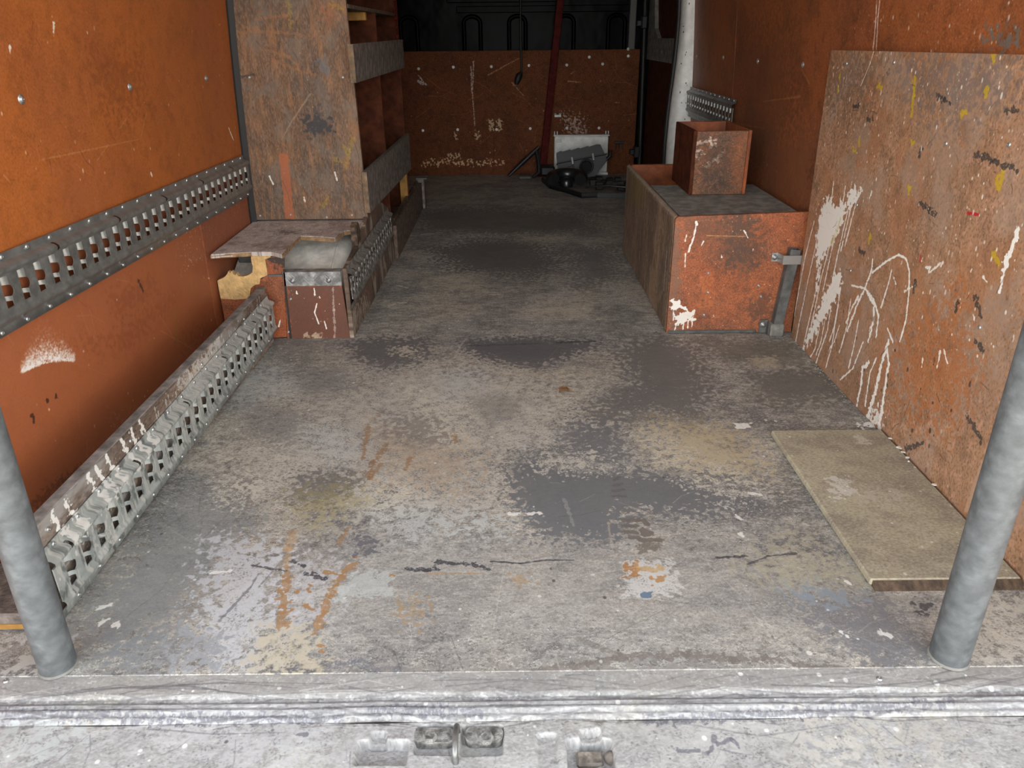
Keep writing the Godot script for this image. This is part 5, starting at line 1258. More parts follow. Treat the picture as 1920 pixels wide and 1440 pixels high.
func lashing_rails():
	make_rail("lashing_rail", "long grey slotted rail screwed along the orange left wall at waist height", -0.929, 1, 0.4155, -0.905, 34, -0.0135, M.dark_rail, null, true)
	make_rail("lashing_rail", "paint-splashed slotted rail on the low kick board near the rear step", -0.776, 1, 0.0, -0.99, 24, 0.0145, M.kick_rail, C.kick_rail, true, 0.03)
	make_rail("lashing_rail", "dark worn slotted rail on the flank of the left wheel box", -0.518, 1, 0.105, -2.265, 17, 0.0, M.worn_rail, null, false)
	make_rail("lashing_rail", "short slotted rail on the right wall beside the white pillar", 0.922, -1, 0.515, -3.21, 16, 0.0, M.dark_rail, null, true)
	# kick board behind the near rail
	var o := thing("kick_board", "long upright plywood kick board with a grey scraped top, left side of the floor", "board", Vector3(-0.787, 0, -1.65))
	var mb := builder(o, C.kick)
	mb.box(Vector3(-0.777, 0.0005, -2.275), Vector3(-0.800, 0.1825, -0.955), 0.001)
	part("board_body", mb, M.kick, o)
	mb = builder(o)
	mb.box(Vector3(-0.7765, 0.1825, -2.276), Vector3(-0.8005, 0.186, -0.954), 0.002)
	part("scraped_top", mb, M.scraped, o, "grey scraped top edge")
	for z in [-0.985, -1.03, -1.33, -1.72, -2.05]:
		screw(o, Vector3(-0.777, 0.16, z), Vector3(1, 0, 0))
	o = thing("filler_board", "flat grey board end with a bare wood edge behind the left pole", "board", Vector3(-0.87, 0, -1.0))
	mb = builder(o)
	mb.box(Vector3(-0.802, 0.0005, -1.30), Vector3(-0.940, 0.036, -0.965), 0.003)
	part("board_body", mb, M.grey_wood, o)
	mb = builder(o)
	mb.box(Vector3(-0.802, 0.006, -0.965), Vector3(-0.938, 0.016, -0.9635), 0.0004)
	part("bare_edge", mb, M.ochre, o, "bare wood edge")

func poles():
	for q in [["galvanised steel pole rising from the floor at the left rear corner", -0.724, 0.026, 0.027], ["galvanised steel pole rising from the floor at the right rear corner", 0.688, -0.008, 0.0285]]:
		var o := thing("pole", q[1 - 1], "pole", Vector3(q[1], 0, -0.887), "upright steel poles either side of the rear opening")
		var mb := builder(o, null, true)
		var pts := []
		for i in 15:
			var y := 0.004 + 1.716 * i / 14.0
			pts.append(Vector3(q[1] + q[2] * y, y, -0.887))
		mb.tube(pts, q[3], 28)
		part("tube", mb, M.galv, o)
		mb = builder(o, null, true)
		mb.lathe([Vector2(q[3] + 0.002, 0.0005), Vector2(q[3] + 0.0015, 0.002), Vector2(q[3], 0.004)], 28, Transform3D(Basis(), Vector3(q[1], 0, -0.887)))
		part("weld_ring", mb, M.dust, o)

# ---------------------------------------------------------------- left side furniture
func inboard(pts: Array) -> Array:      # keeps a left-hand panel clear of the wall lining
	var out := []
	for p in pts:
		out.append(Vector2(maxf(p.x, -0.936), p.y))
	return out

func wheel_box_left():
	var R := Vector3.RIGHT
	var D := Vector3.DOWN
	var B := Vector3.BACK
	var o := thing("wheel_box", "broken plywood wheel box on the left with splintered front and missing lid corner", "wheel box", Vector3(-0.73, 0, -2.31))
	# orange front panel with its hole, and brown right half
	var mb := builder(o, C.arch)
	mb.prism(inboard([Vector2(-0.936, -0.143), Vector2(-0.891, -0.139), Vector2(-0.845, -0.146), Vector2(-0.834, -0.175), Vector2(-0.801, -0.199), Vector2(-0.776, -0.216), Vector2(-0.77, -0.248), Vector2(-0.772, -0.268), Vector2(-0.739, -0.288), Vector2(-0.713, -0.281), Vector2(-0.72, -0.23), Vector2(-0.741, -0.005), Vector2(-0.972, 0.008)]), R, D, B, -2.31, -2.302)
	part("front_panel", mb, M.arch, o)
	mb = builder(o, C.arch)
	mb.prism([Vector2(-0.722, -0.187), Vector2(-0.541, -0.184), Vector2(-0.532, 0.001), Vector2(-0.739, -0.001)], R, D, B, -2.312, -2.298)
	part("front_panel", mb, M.arch, o)
	mb = builder(o)       # splintered bare plies
	mb.prism(inboard([Vector2(-0.942, -0.2), Vector2(-0.927, -0.204), Vector2(-0.911, -0.211), Vector2(-0.901, -0.221), Vector2(-0.896, -0.23), Vector2(-0.892, -0.223), Vector2(-0.885, -0.231), Vector2(-0.882, -0.221), Vector2(-0.876, -0.217), Vector2(-0.871, -0.224), Vector2(-0.868, -0.214), Vector2(-0.855, -0.212), Vector2(-0.839, -0.215), Vector2(-0.828, -0.22), Vector2(-0.82, -0.227), Vector2(-0.816, -0.245), Vector2(-0.818, -0.262), Vector2(-0.815, -0.289), Vector2(-0.765, -0.289), Vector2(-0.754, -0.275), Vector2(-0.774, -0.267), Vector2(-0.773, -0.235), Vector2(-0.774, -0.216), Vector2(-0.798, -0.206), Vector2(-0.804, -0.187), Vector2(-0.818, -0.185), Vector2(-0.834, -0.173), Vector2(-0.844, -0.139), Vector2(-0.891, -0.136), Vector2(-0.939, -0.14), Vector2(-0.941, -0.167)]), R, D, B, -2.318, -2.3005)
	part("splintered_ply", mb, M.pale_wood, o, "pale splintered plywood core")
	mb = builder(o)
	mb.prism([Vector2(-0.81, -0.289), Vector2(-0.797, -0.289), Vector2(-0.808, -0.188), Vector2(-0.818, -0.189), Vector2(-0.807, -0.244)], R, D, B, -2.301, -2.297)
	part("splinter", mb, M.pale_wood, o)
	mb = builder(o)       # dark seam strip
	mb.prism([Vector2(-0.721, -0.235), Vector2(-0.716, -0.235), Vector2(-0.724, -0.001), Vector2(-0.732, -0.001)], R, D, B, -2.30, -2.2965)
	part("seam_strip", mb, M.gap, o)
	mb = builder(o)
	mb.prism([Vector2(-0.772, -0.218), Vector2(-0.725, -0.219), Vector2(-0.726, -0.212), Vector2(-0.773, -0.213)], R, D, B, -2.302, -2.2965)
	part("bent_strip", mb, M.grey_paint, o)
	# lid with the broken front right corner
	mb = builder(o, C.shelf)
	mb.prism(inboard([Vector2(-0.928, -2.269), Vector2(-0.811, -2.293), Vector2(-0.744, -2.29), Vector2(-0.707, -2.261), Vector2(-0.71, -2.391), Vector2(-0.709, -2.497), Vector2(-0.64, -2.487), Vector2(-0.585, -2.463), Vector2(-0.585, -2.514), Vector2(-0.574, -2.559), Vector2(-0.539, -2.581), Vector2(-0.522, -2.737), Vector2(-0.531, -2.791), Vector2(-0.945, -2.793), Vector2(-0.945, -2.766)]), R, B, Vector3.UP, 0.281, 0.294)
	part("lid", mb, M.shelf, o)
	# plies of the broken edges
	for q in [[Vector2(-0.931, -2.27), Vector2(-0.811, -2.293)], [Vector2(-0.704, -2.261), Vector2(-0.709, -2.387)], [Vector2(-0.71, -2.391), Vector2(-0.708, -2.493)], [Vector2(-0.708, -2.493), Vector2(-0.586, -2.459)], [Vector2(-0.583, -2.47), Vector2(-0.574, -2.551)], [Vector2(-0.574, -2.551), Vector2(-0.542, -2.577)]]:
		var a: Vector2 = q[0]
		var b: Vector2 = q[1]
		var dir := (b - a).normalized()
		var nrm := Vector2(-dir.y, dir.x)
		if nrm.y < 0:
			nrm = -nrm
		mb = builder(o)
		for k in 4:
			var e := 0.0006 + 0.0013 * fposmod(k * 0.618 + a.x * 7.0, 1.0)
			mb.prism([a, b, b + nrm * e, a + nrm * e], R, B, Vector3.UP, 0.2805 + k * 0.003, 0.2834 + k * 0.003)
		part("ply_edge", mb, M.wood_edge, o, "bare plywood edge")
	# flank with the rail on it
	mb = builder(o, C.arch_side)
	mb.prism([Vector2(2.30, -0.0005), Vector2(4.3, -0.0005), Vector2(4.3, -0.16), Vector2(3.24, -0.16), Vector2(3.2, -0.24), Vector2(2.95, -0.325), Vector2(2.76, -0.325), Vector2(2.68, -0.292), Vector2(2.56, -0.262), Vector2(2.40, -0.245), Vector2(2.30, -0.235)], Vector3.FORWARD, D, R, -0.533, -0.519)
	part("flank_panel", mb, M.arch_side, o)
	mb = builder(o)
	mb.prism([Vector2(2.505, -0.318), Vector2(2.515, -0.325), Vector2(2.522, -0.32), Vector2(2.535, -0.33), Vector2(2.55, -0.322), Vector2(2.565, -0.30), Vector2(2.57, -0.25), Vector2(2.505, -0.245)], Vector3.FORWARD, D, R, -0.540, -0.5192)
	part("broken_post", mb, M.aged_edge, o)
	# checker plate strip and its bent top
	mb = builder(o)
	mb.box(Vector3(-0.724, 0.18, -2.3), Vector3(-0.540, 0.226, -2.2965), 0.001)
	mb.box(Vector3(-0.724, 0.2235, -2.335), Vector3(-0.540, 0.2265, -2.2965), 0.001)
	part("checker_plate", mb, M.checker, o)
	mb = builder(o, null, true)
	for i in 6:
		for k in 4:
			var cx := -0.704 + i * 0.0285
			var up := i % 2 == 0
			var c := Vector3(cx + (k - 1.5) * 0.0055 * (1.0 if up else -1.0) + 0.004, 0.203 + (k - 1.5) * 0.0055, -2.2965)
			var dv := Vector3(0.010, -0.010 if up else 0.010, 0)
			mb.tube([c - dv, c - dv * 0.5, c + dv * 0.5, c + dv], [0.0005, 0.0019, 0.0019, 0.0005], 6, false)
	part("tread_bars", mb, M.checker, o)
	for p in [Vector2(-0.695, -0.198), Vector2(-0.58, -0.199)]:
		screw(o, Vector3(p.x, -p.y, -2.2965), B, washer_mesh)
	for p in [Vector2(-0.733, -0.024), Vector2(-0.71, -0.137)]:
		screw(o, Vector3(p.x, -p.y, -2.298), B)
	# steel wheel arch under the lid
	var wa := thing("wheel_arch", "dusty rounded steel wheel arch showing through the broken lid", "wheel arch", Vector3(-0.74, 0, -2.74))
	mb = builder(wa, null, true)
	var prof := []
	for i in 21:
		var t := PI * i / 20.0
		prof.append(Vector2(-2.77 + 0.45 * cos(t), 0.262 * sin(t)))
	var xs := [[-0.935, 0.0], [-0.60, 0.0], [-0.575, 0.006], [-0.56, 0.02], [-0.552, 0.05], [-0.551, 0.12]]
	for i in 20:
		for k in xs.size() - 1:
			var f := func(j: int, m: int) -> Vector3:
				var p: Vector2 = prof[j]
				var s: float = 1.0 - xs[m][1] / 0.262
				return Vector3(xs[m][0], maxf(0.001, p.y * s), -2.77 + (p.x + 2.77) * s)
			var mid: Vector3 = f.call(i, k)
			mb.quad(f.call(i, k), f.call(i + 1, k), f.call(i + 1, k + 1), f.call(i, k + 1), Vector3(0.3, mid.y + 0.02, mid.z + 2.77))
	part("arch_skin", mb, M.arch_dust, wa)
	mb = builder(wa, null, true)
	var ridge := []
	for i in 13:
		var t := lerpf(0.1, PI - 0.1, i / 12.0)
		ridge.append(Vector3(-0.605, 0.262 * sin(t) - 0.002, -2.77 + 0.45 * cos(t)))
	mb.tube(ridge, 0.006, 8)
	part("arch_seam", mb, M.arch_dust, wa)
	mb = builder(wa)
	mb.box(Vector3(-0.93, 0.14, -2.5), Vector3(-0.80, 0.275, -2.49), 0.004)
	part("arch_gusset", mb, M.grey_paint, wa)
	# low plank that closes the bottom of the rack
	o = thing("low_plank", "low dark plank along the floor under the shelving rack", "plank", Vector3(-0.505, 0, -3.8))
	mb = builder(o)
	mb.box(Vector3(-0.518, 0.0005, -4.32), Vector3(-0.500, 0.148, -3.26), 0.003)
	part("plank_body", mb, M.old_wood, o)
	o = thing("corner_post", "short grey post end at the far corner of the rack", "post", Vector3(-0.5, 0, -4.36))
	mb = builder(o)
	mb.box(Vector3(-0.530, 0.0005, -4.39), Vector3(-0.488, 0.165, -4.325), 0.003)
	part("post_body", mb, M.grey_wood, o)
	mb = builder(o)
	mb.box(Vector3(-0.532, 0.165, -4.392), Vector3(-0.47, 0.171, -4.322), 0.002)
	part("post_cap", mb, M.dust, o)

func rack():
	var o := thing("shelving_rack", "tall brown plywood shelving rack standing on the left wheel box", "rack", Vector3(-0.72, 0.295, -3.3))
	var R := Vector3.RIGHT
	# side facing the rear door, cut to the curve of the wall
	var pts := [Vector2(-0.518, -0.3), Vector2(-0.533, -1.68)]
	for i in 8:
		var y := 1.68 - i * 1.38 / 7.0
		pts.append(Vector2(-wall_x(y) + 0.006, -y))
	var mb := builder(o, C.rack)
	mb.prism(pts, R, Vector3.DOWN, Vector3.BACK, -2.734, -2.718)
	part("side_panel", mb, M.rack, o)
	for p in [Vector2(-0.873, -0.78), Vector2(-0.559, -0.777), Vector2(-0.908, -0.315), Vector2(-0.667, -0.307), Vector2(-0.575, -0.314), Vector2(-0.797, -0.318)]:
		screw(o, Vector3(p.x, -p.y, -2.718), Vector3.BACK)
	mb = builder(o)
	mb.box(Vector3(-0.93, 0.10, -3.92), Vector3(-0.52, 1.68, -3.904), 0.001)
	part("end_panel", mb, M.brown_ply, o)
	mb = builder(o)
	mb.box(Vector3(-0.935, 0.15, -3.29), Vector3(-0.522, 1.0, -3.275), 0.001)
	part("divider", mb, M.brown_ply, o)
	for y in [0.762, 0.985, 1.36]:
		mb = builder(o)
		mb.box(Vector3(-0.92, y, -3.903), Vector3(-0.522, y + 0.012, -2.736), 0.001)
		part("shelf", mb, M.old_wood, o)
	mb = builder(o)
	mb.box(Vector3(-0.92, 0.33, -3.903), Vector3(-0.535, 0.342, -3.0), 0.001)
	part("shelf", mb, M.old_wood, o)
	for q in [[0.762, 0.878, 0.0], [0.325, 0.468, -0.11]]:
		mb = builder(o)
		mb.prism([Vector2(2.66 if q[2] == 0.0 else 2.70, q[0]), Vector2(2.66 if q[2] == 0.0 else 2.70, q[1]), Vector2(3.93, q[1] + (0.008 if q[2] == 0.0 else -0.01)), Vector2(3.93, q[0] if q[2] == 0.0 else 0.285)], Vector3.FORWARD, Vector3.UP, R, -0.522, -0.504)
		part("lip_board", mb, M.grey_wood, o)
		mb = builder(o)
		for k in 6:
			mb.box(Vector3(-0.521 + k * 0.003, q[0] + 0.002 * (k % 3), -2.66 if q[2] == 0.0 else -2.70), Vector3(-0.5195 + k * 0.003, q[1] - 0.003 * (k % 2), (-2.66 if q[2] == 0.0 else -2.70) + 0.0015 + 0.001 * (k % 3)), 0.0003)
		part("frayed_end", mb, M.wood_edge, o)
	mb = builder(o)
	mb.box(Vector3(-0.90, 0.955, -3.12), Vector3(-0.53, 0.984, -3.095), 0.002)
	part("shelf_batten", mb, M.ochre, o, "ochre batten under the top shelf")
	mb = builder(o)
	mb.box(Vector3(-0.56, 0.11, -3.90), Vector3(-0.522, 0.33, -3.87), 0.002)
	part("corner_batten", mb, M.ochre, o)
	# plastic chain
	var c := thing("red_chain", "thin red chain hanging at the far corner of the rack above the upper lip board", "chain", Vector3(-0.51, 0.89, -3.82))
	for i in 14:
		mb = builder(c, null, true)
		var ring := []
		for k in 13:
			var t := TAU * k / 12.0
			var q := Vector3(cos(t) * 0.007, sin(t) * 0.0125, 0)
			if i % 2 == 1:
				q = Vector3(0, q.y, q.x)
			ring.append(Vector3(-0.512, 0.9 + i * 0.019, -3.80) + q)
		mb.tube(ring, 0.0022, 6, false)
		part("link", mb, M.red, c)

# ---------------------------------------------------------------- right side furniture
func wheel_box_right():
	var R := Vector3.RIGHT
	var D := Vector3.DOWN
	var o := thing("wheel_box", "open orange plywood wheel box on the right with white paint splats on its front", "wheel box", Vector3(0.71, 0, -2.8))
	var mb := builder(o, C.box)
	mb.prism([Vector2(0.512, -0.002), Vector2(0.925, -0.002), Vector2(0.924, -0.397), Vector2(0.52, -0.386), Vector2(0.512, -0.378)], R, D, Vector3.BACK, -2.324, -2.309)
	part("front_panel", mb, M.box, o)
	mb = builder(o, C.box_side)
	mb.box(Vector3(0.512, 0.0005, -3.36), Vector3(0.530, 0.384, -2.3245), 0.006)
	part("flank_panel", mb, M.box_side, o)
	mb = builder(o)
	mb.box(Vector3(0.5305, 0.0005, -3.36), Vector3(0.90, 0.384, -3.345), 0.003)
	part("back_panel", mb, M.orange_ply, o)
	mb = builder(o)
	mb.box(Vector3(0.531, 0.372, -2.86), Vector3(0.915, 0.3835, -2.325), 0.002)
	part("lid", mb, M.dust, o)
	mb = builder(o)       # dirty bead along the foot
	mb.box(Vector3(0.516, 0.0005, -2.309), Vector3(0.808, 0.012, -2.303), 0.003)
	part("foot_bead", mb, M.grey_paint, o)
	for p in [Vector2(0.631, -0.205), Vector2(0.636, -0.141), Vector2(0.631, -0.064), Vector2(0.797, -0.162), Vector2(0.809, -0.125)]:
		screw(o, Vector3(p.x, -p.y, -2.309), Vector3.BACK)
	# small open box on the lid
	var s := thing("open_box", "small upright plywood box with open top standing on the right wheel box", "box", Vector3(0.73, 0.384, -2.78))
	mb = builder(s, C.small)
	mb.box(Vector3(0.640, 0.3845, -2.672), Vector3(0.815, 0.598, -2.660), 0.002)
	part("front_panel", mb, M.small, s)
	for x in [0.628, 0.8155]:
		mb = builder(s)
		mb.box(Vector3(x, 0.3845, -2.96), Vector3(x + 0.0118, 0.600, -2.6605), 0.002)
		part("side_panel", mb, M.brown_ply if x < 0.7 else M.orange_ply, s)
	mb = builder(s)
	mb.box(Vector3(0.6405, 0.3845, -2.96), Vector3(0.815, 0.600, -2.948), 0.002)
	part("back_panel", mb, M.orange_ply, s)
	# conduit stub with clip
	var p0: Vector2 = [Vector2(0.865, -0.019)][0]
	var p1: Vector2 = [Vector2(0.888, -0.287)][0]
	var t := thing("conduit_stub", "grey square conduit stub leaning upright at the right wheel box", "conduit", Vector3(p0.x, 0, -2.29))
	var a := Vector3(p0.x, 0.012, -2.290)
	var b := Vector3(p1.x, -p1.y, -2.290)
	var up := (b - a).normalized()
	var fr := Transform3D(Basis(up.cross(Vector3.BACK), up, Vector3.BACK), a)
	var l := a.distance_to(b)
	mb = builder(t)
	for q in [[-0.0155, -0.0155, 0.0155, -0.012], [-0.0155, 0.012, 0.0155, 0.0155], [-0.0155, -0.012, -0.012, 0.012], [0.012, -0.012, 0.0155, 0.012]]:
		mb.box(Vector3(q[0], 0, q[1]), Vector3(q[2], l, q[3]), 0.0008, fr)
	part("square_tube", mb, M.grey_paint, t)
	mb = builder(t)
	mb.box(Vector3(-0.022, -0.012, -0.017), Vector3(0.022, 0.03, 0.022), 0.004, Transform3D(Basis(), a))
	part("foot_block", mb, M.dust, t)
	mb = builder(t)
	mb.box(Vector3(-0.05, -0.011, -0.016), Vector3(-0.022, 0.036, -0.011), 0.002, Transform3D(Basis(), a))
	mb.box(Vector3(-0.027, -0.011, -0.016), Vector3(-0.022, 0.03, 0.012), 0.002, Transform3D(Basis(), a))
	part("foot_bracket", mb, M.grey_paint, t)
	screw(t, a + Vector3(-0.038, 0.018, -0.011), Vector3.BACK, washer_mesh)
	var cl := thing("pipe_clip", "shiny bent metal clip holding the conduit stub to the wheel box", "clip", Vector3(0.86, 0.25, -2.29))
	mb = builder(cl)
	mb.prism([Vector2(0.826, -2.3085), Vector2(0.846, -2.3085), Vector2(0.8515, -2.2725), Vector2(0.9055, -2.2725), Vector2(0.9055, -2.304), Vector2(0.9075, -2.304), Vector2(0.9075, -2.2695), Vector2(0.8495, -2.2695), Vector2(0.8435, -2.306), Vector2(0.826, -2.306)], R, Vector3.BACK, Vector3.UP, 0.242, 0.27)
	part("strap", mb, M.zinc, cl)
	screw(cl, Vector3(0.8345, 0.256, -2.306), Vector3.BACK, washer_mesh)

func right_panel_and_pad():
	var o := thing("tall_board", "tall brown board on the right wall with white paint runs and yellow marks", "board", Vector3(0.915, 0, -1.55))
	var lean := Transform3D(Basis(), Vector3(0.91, 0, 0)) * Transform3D(Basis(Vector3.BACK, 0.0145), Vector3(-0.91, 0, 0))
	lean.origin = Vector3(0.91, 0, 0) - lean.basis * Vector3(0.91, 0, 0) + Vector3(0, 0.001, 0)
	var mb := builder(o, C.board)
	mb.prism([Vector2(-2.262, 0.0), Vector2(-0.87, 0.0), Vector2(-0.87, -0.864), Vector2(-2.272, -0.853)], Vector3.BACK, Vector3.DOWN, Vector3.LEFT, -0.922, -0.910, lean)
	part("board_body", mb, M.board, o)
	for p in [Vector2(-2.153, -0.822), Vector2(-1.889, -0.833), Vector2(-1.6, -0.688), Vector2(-1.396, -0.712), Vector2(-1.954, -0.49), Vector2(-1.349, -0.379), Vector2(-1.927, -0.322)]:
		screw(o, lean * Vector3(0.910, -p.y, p.x), Vector3.LEFT)
	o = thing("floor_pad", "dusty rectangular plywood pad raised on the floor at the foot of the tall board", "board", Vector3(0.77, 0, -1.34))
	mb = builder(o, C.pad)
	mb.box(Vector3(0.636, 0.0003, -1.612), Vector3(0.906, 0.0145, -1.056), 0.003)
	part("pad_sheet", mb, M.pad, o)
	mb = builder(o)
	mb.prism([Vector2(-1.056, 0.0003), Vector2(-1.041, 0.0003), Vector2(-1.056, 0.0125)], Vector3.BACK, Vector3.UP, R_(), 0.640, 0.905)
	part("ramp_edge", mb, M.aged_edge, o)

func R_() -> Vector3:
	return Vector3.RIGHT

# ---------------------------------------------------------------- front end
func front_wall():
	var w := thing("wall_front", "bulkhead with black ribbed steel above orange plywood", "wall", Vector3(0, 0, -5.48), "", "structure")
	var mb := builder(w)
	mb.box(Vector3(-1.0, -0.05, -5.54), Vector3(1.02, 1.72, -5.50), 0.0)
	part("steel_sheet", mb, M.black_steel, w)
	mb = builder(w, C.bulk)
	mb.box(Vector3(-0.94, 0.0, -5.462), Vector3(0.878, 0.808, -5.45), 0.0015)
	part("plywood_panel", mb, M.bulk, w)
	for x in [-0.66, -0.48, -0.24, -0.12, 0.06, 0.25, 0.38, 0.56, 0.72]:
		mb = builder(w, null, true)
		if x in [-0.12, 0.25, 0.56, -0.48]:
			continue
		part_arch(w, x)
	mb = builder(w)
	mb.box(Vector3(-0.34, 1.035, -5.50), Vector3(0.80, 1.075, -5.485), 0.004)
	part("stiffener", mb, M.black_steel, w)
	mb = builder(w)
	mb.box(Vector3(-0.40, 1.095, -5.50), Vector3(0.34, 1.18, -5.478), 0.004)
	part("stiffener", mb, M.black_steel, w)
	mb = builder(w)
	mb.box(Vector3(0.80, 0.80, -5.5), Vector3(0.845, 1.6, -5.478), 0.003)
	part("hinge_rail", mb, M.shell, w)
	for p in [Vector2(-0.606, -0.701), Vector2(-0.372, -0.709), Vector2(-0.117, -0.71), Vector2(0.137, -0.714), Vector2(0.391, -0.715), Vector2(0.631, -0.719), Vector2(0.54, -0.762), Vector2(0.801, -0.766), Vector2(0.798, -0.809), Vector2(-0.601, -0.305), Vector2(-0.359, -0.309), Vector2(-0.089, -0.307), Vector2(0.145, -0.311), Vector2(0.4, -0.312), Vector2(0.623, -0.31)]:
		screw(w, Vector3(p.x, -p.y, -5.45), Vector3.BACK, washer_mesh, "screw", M.white_paint)

func part_arch(w: Node3D, x: float):
	var mb := builder(w, null, true)
	var pts := [Vector3(x - 0.055, 0.80, -5.498)]
	for i in 9:
		var t := PI * i / 8.0
		pts.append(Vector3(x - 0.055 * cos(t), 0.975 + 0.04 * sin(t), -5.498))
	pts.append(Vector3(x + 0.055, 0.80, -5.498))
	mb.tube(pts, 0.015, 10, false)
	part("pressed_rib", mb, M.black_steel, w)

func sliding_door():
	# rear pillar of the side door
	var p := thing("trim_4", "white painted body pillar at the rear edge of the side door", "pillar", Vector3(0.93, 0, -4.12), "", "structure")
	var mb := builder(p, null, true)
	var rows := []
	var bulge := [0.0, 0.070, 0.15, 0.088, 0.27, 0.092, 0.40, 0.090, 0.55, 0.080, 0.70, 0.062, 0.85, 0.045, 1.0, 0.034, 1.72, 0.030]
	for i in 24:
		var y := 1.72 * i / 23.0
		var k := 0
		while k < bulge.size() - 4 and bulge[k + 2] < y:
			k += 2
		var wide: float = lerpf(bulge[k + 1], bulge[k + 3], clampf((y - bulge[k]) / (bulge[k + 2] - bulge[k]), 0, 1))
		var x := wall_x(y) - 0.014
		rows.append([Vector3(x + 0.05, y, -4.062), Vector3(x, y, -4.064), Vector3(x - wide * 0.55, y, -4.066), Vector3(x - wide * 0.8, y, -4.078), Vector3(x - wide, y, -4.115), Vector3(x - wide * 0.95, y, -4.16), Vector3(x - wide * 0.5, y, -4.20), Vector3(x + 0.06, y, -4.22)])
	for i in 23:
		for k in 7:
			mb.quad(rows[i][k], rows[i][k + 1], rows[i + 1][k + 1], rows[i + 1][k], Vector3(-1, 0, 2.0 if k < 3 else (0.6 if k == 3 else -0.6)))
	part("pillar_skin", mb, M.white_paint, p)
	mb = builder(p)
	var rng := RandomNumberGenerator.new()
	rng.seed = 31
	for i in 26:
		var y := rng.randf_range(0.05, 1.05)
		var x := wall_x(y) - 0.022 - rng.randf() * 0.04
		var hgt := rng.randf_range(0.003, 0.012)
		mb.box(Vector3(x, y, -4.0672), Vector3(x + rng.randf_range(0.002, 0.005), y + hgt, -4.0645), 0.0004)
	part("paint_chips", mb, M.gap, p, "dark chips in the white paint").set_meta("kind", "stuff")
	mb = builder(p, null, true)
	var seal := []
	for i in 24:
		seal.append(rows[i][5] + Vector3(-0.004, 0, -0.016))
	mb.tube(seal, 0.014, 8)
	part("door_seal", mb, M.rubber, p)
	# the side door seen from inside
	var d := thing("door_1", "closed sliding side door lined with dark plywood in a grey frame", "door", Vector3(0.95, 0, -4.85), "", "structure")
	mb = builder(d)
	mb.box(Vector3(0.955, -0.05, -5.5), Vector3(1.0, 1.75, -4.1), 0.0)
	part("door_skin", mb, M.grey_paint, d)
	mb = builder(d)
	mb.box(Vector3(0.938, 0.0, -5.44), Vector3(0.9548, 0.742, -4.25), 0.002)
	part("plywood_panel", mb, M.brown_ply, d)
	mb = builder(d)       # frame with the rounded opening
	var hole := []
	for q in [Vector2(-5.28, 1.6), Vector2(-5.28, 1.10), Vector2(-5.21, 0.93), Vector2(-5.08, 0.875), Vector2(-4.5, 0.875), Vector2(-4.36, 0.93), Vector2(-4.3, 1.1), Vector2(-4.3, 1.6)]:
		hole.append(q)
	var ring := [Vector2(-5.46, 1.7), Vector2(-5.46, 0.745), Vector2(-4.22, 0.745), Vector2(-4.22, 1.7), Vector2(-4.3, 1.7)]
	for i in hole.size():
		ring.append(hole[hole.size() - 1 - i])
	ring.append(Vector2(-5.28, 1.7))
	mb.prism(ring, Vector3.BACK, Vector3.UP, Vector3.LEFT, -0.9549, -0.925)
	part("door_frame", mb, M.dust, d)
	mb = builder(d)
	mb.box(Vector3(0.948, 0.86, -5.3), Vector3(0.9545, 1.7, -4.28), 0.001)
	part("plywood_panel", mb, M.brown_ply, d)
	mb = builder(d, null, true)
	mb.tube([Vector3(0.91, 0.0, -5.40), Vector3(0.90, 0.6, -5.41), Vector3(0.885, 1.2, -5.42), Vector3(0.87, 1.7, -5.42)], 0.016, 8)
	part("door_seal", mb, M.rubber, d)
	screw(d, Vector3(0.925, 0.80, -4.93), Vector3.LEFT, washer_mesh)
	for y in [0.12, 0.93]:
		mb = builder(d)
		mb.box(Vector3(0.865, y, -5.43), Vector3(0.90, y + 0.075, -5.36), 0.005)
		mb.box(Vector3(0.84, y + 0.015, -5.44), Vector3(0.87, y + 0.05, -5.40), 0.004)
		part("door_latch", mb, M.plastic, d)

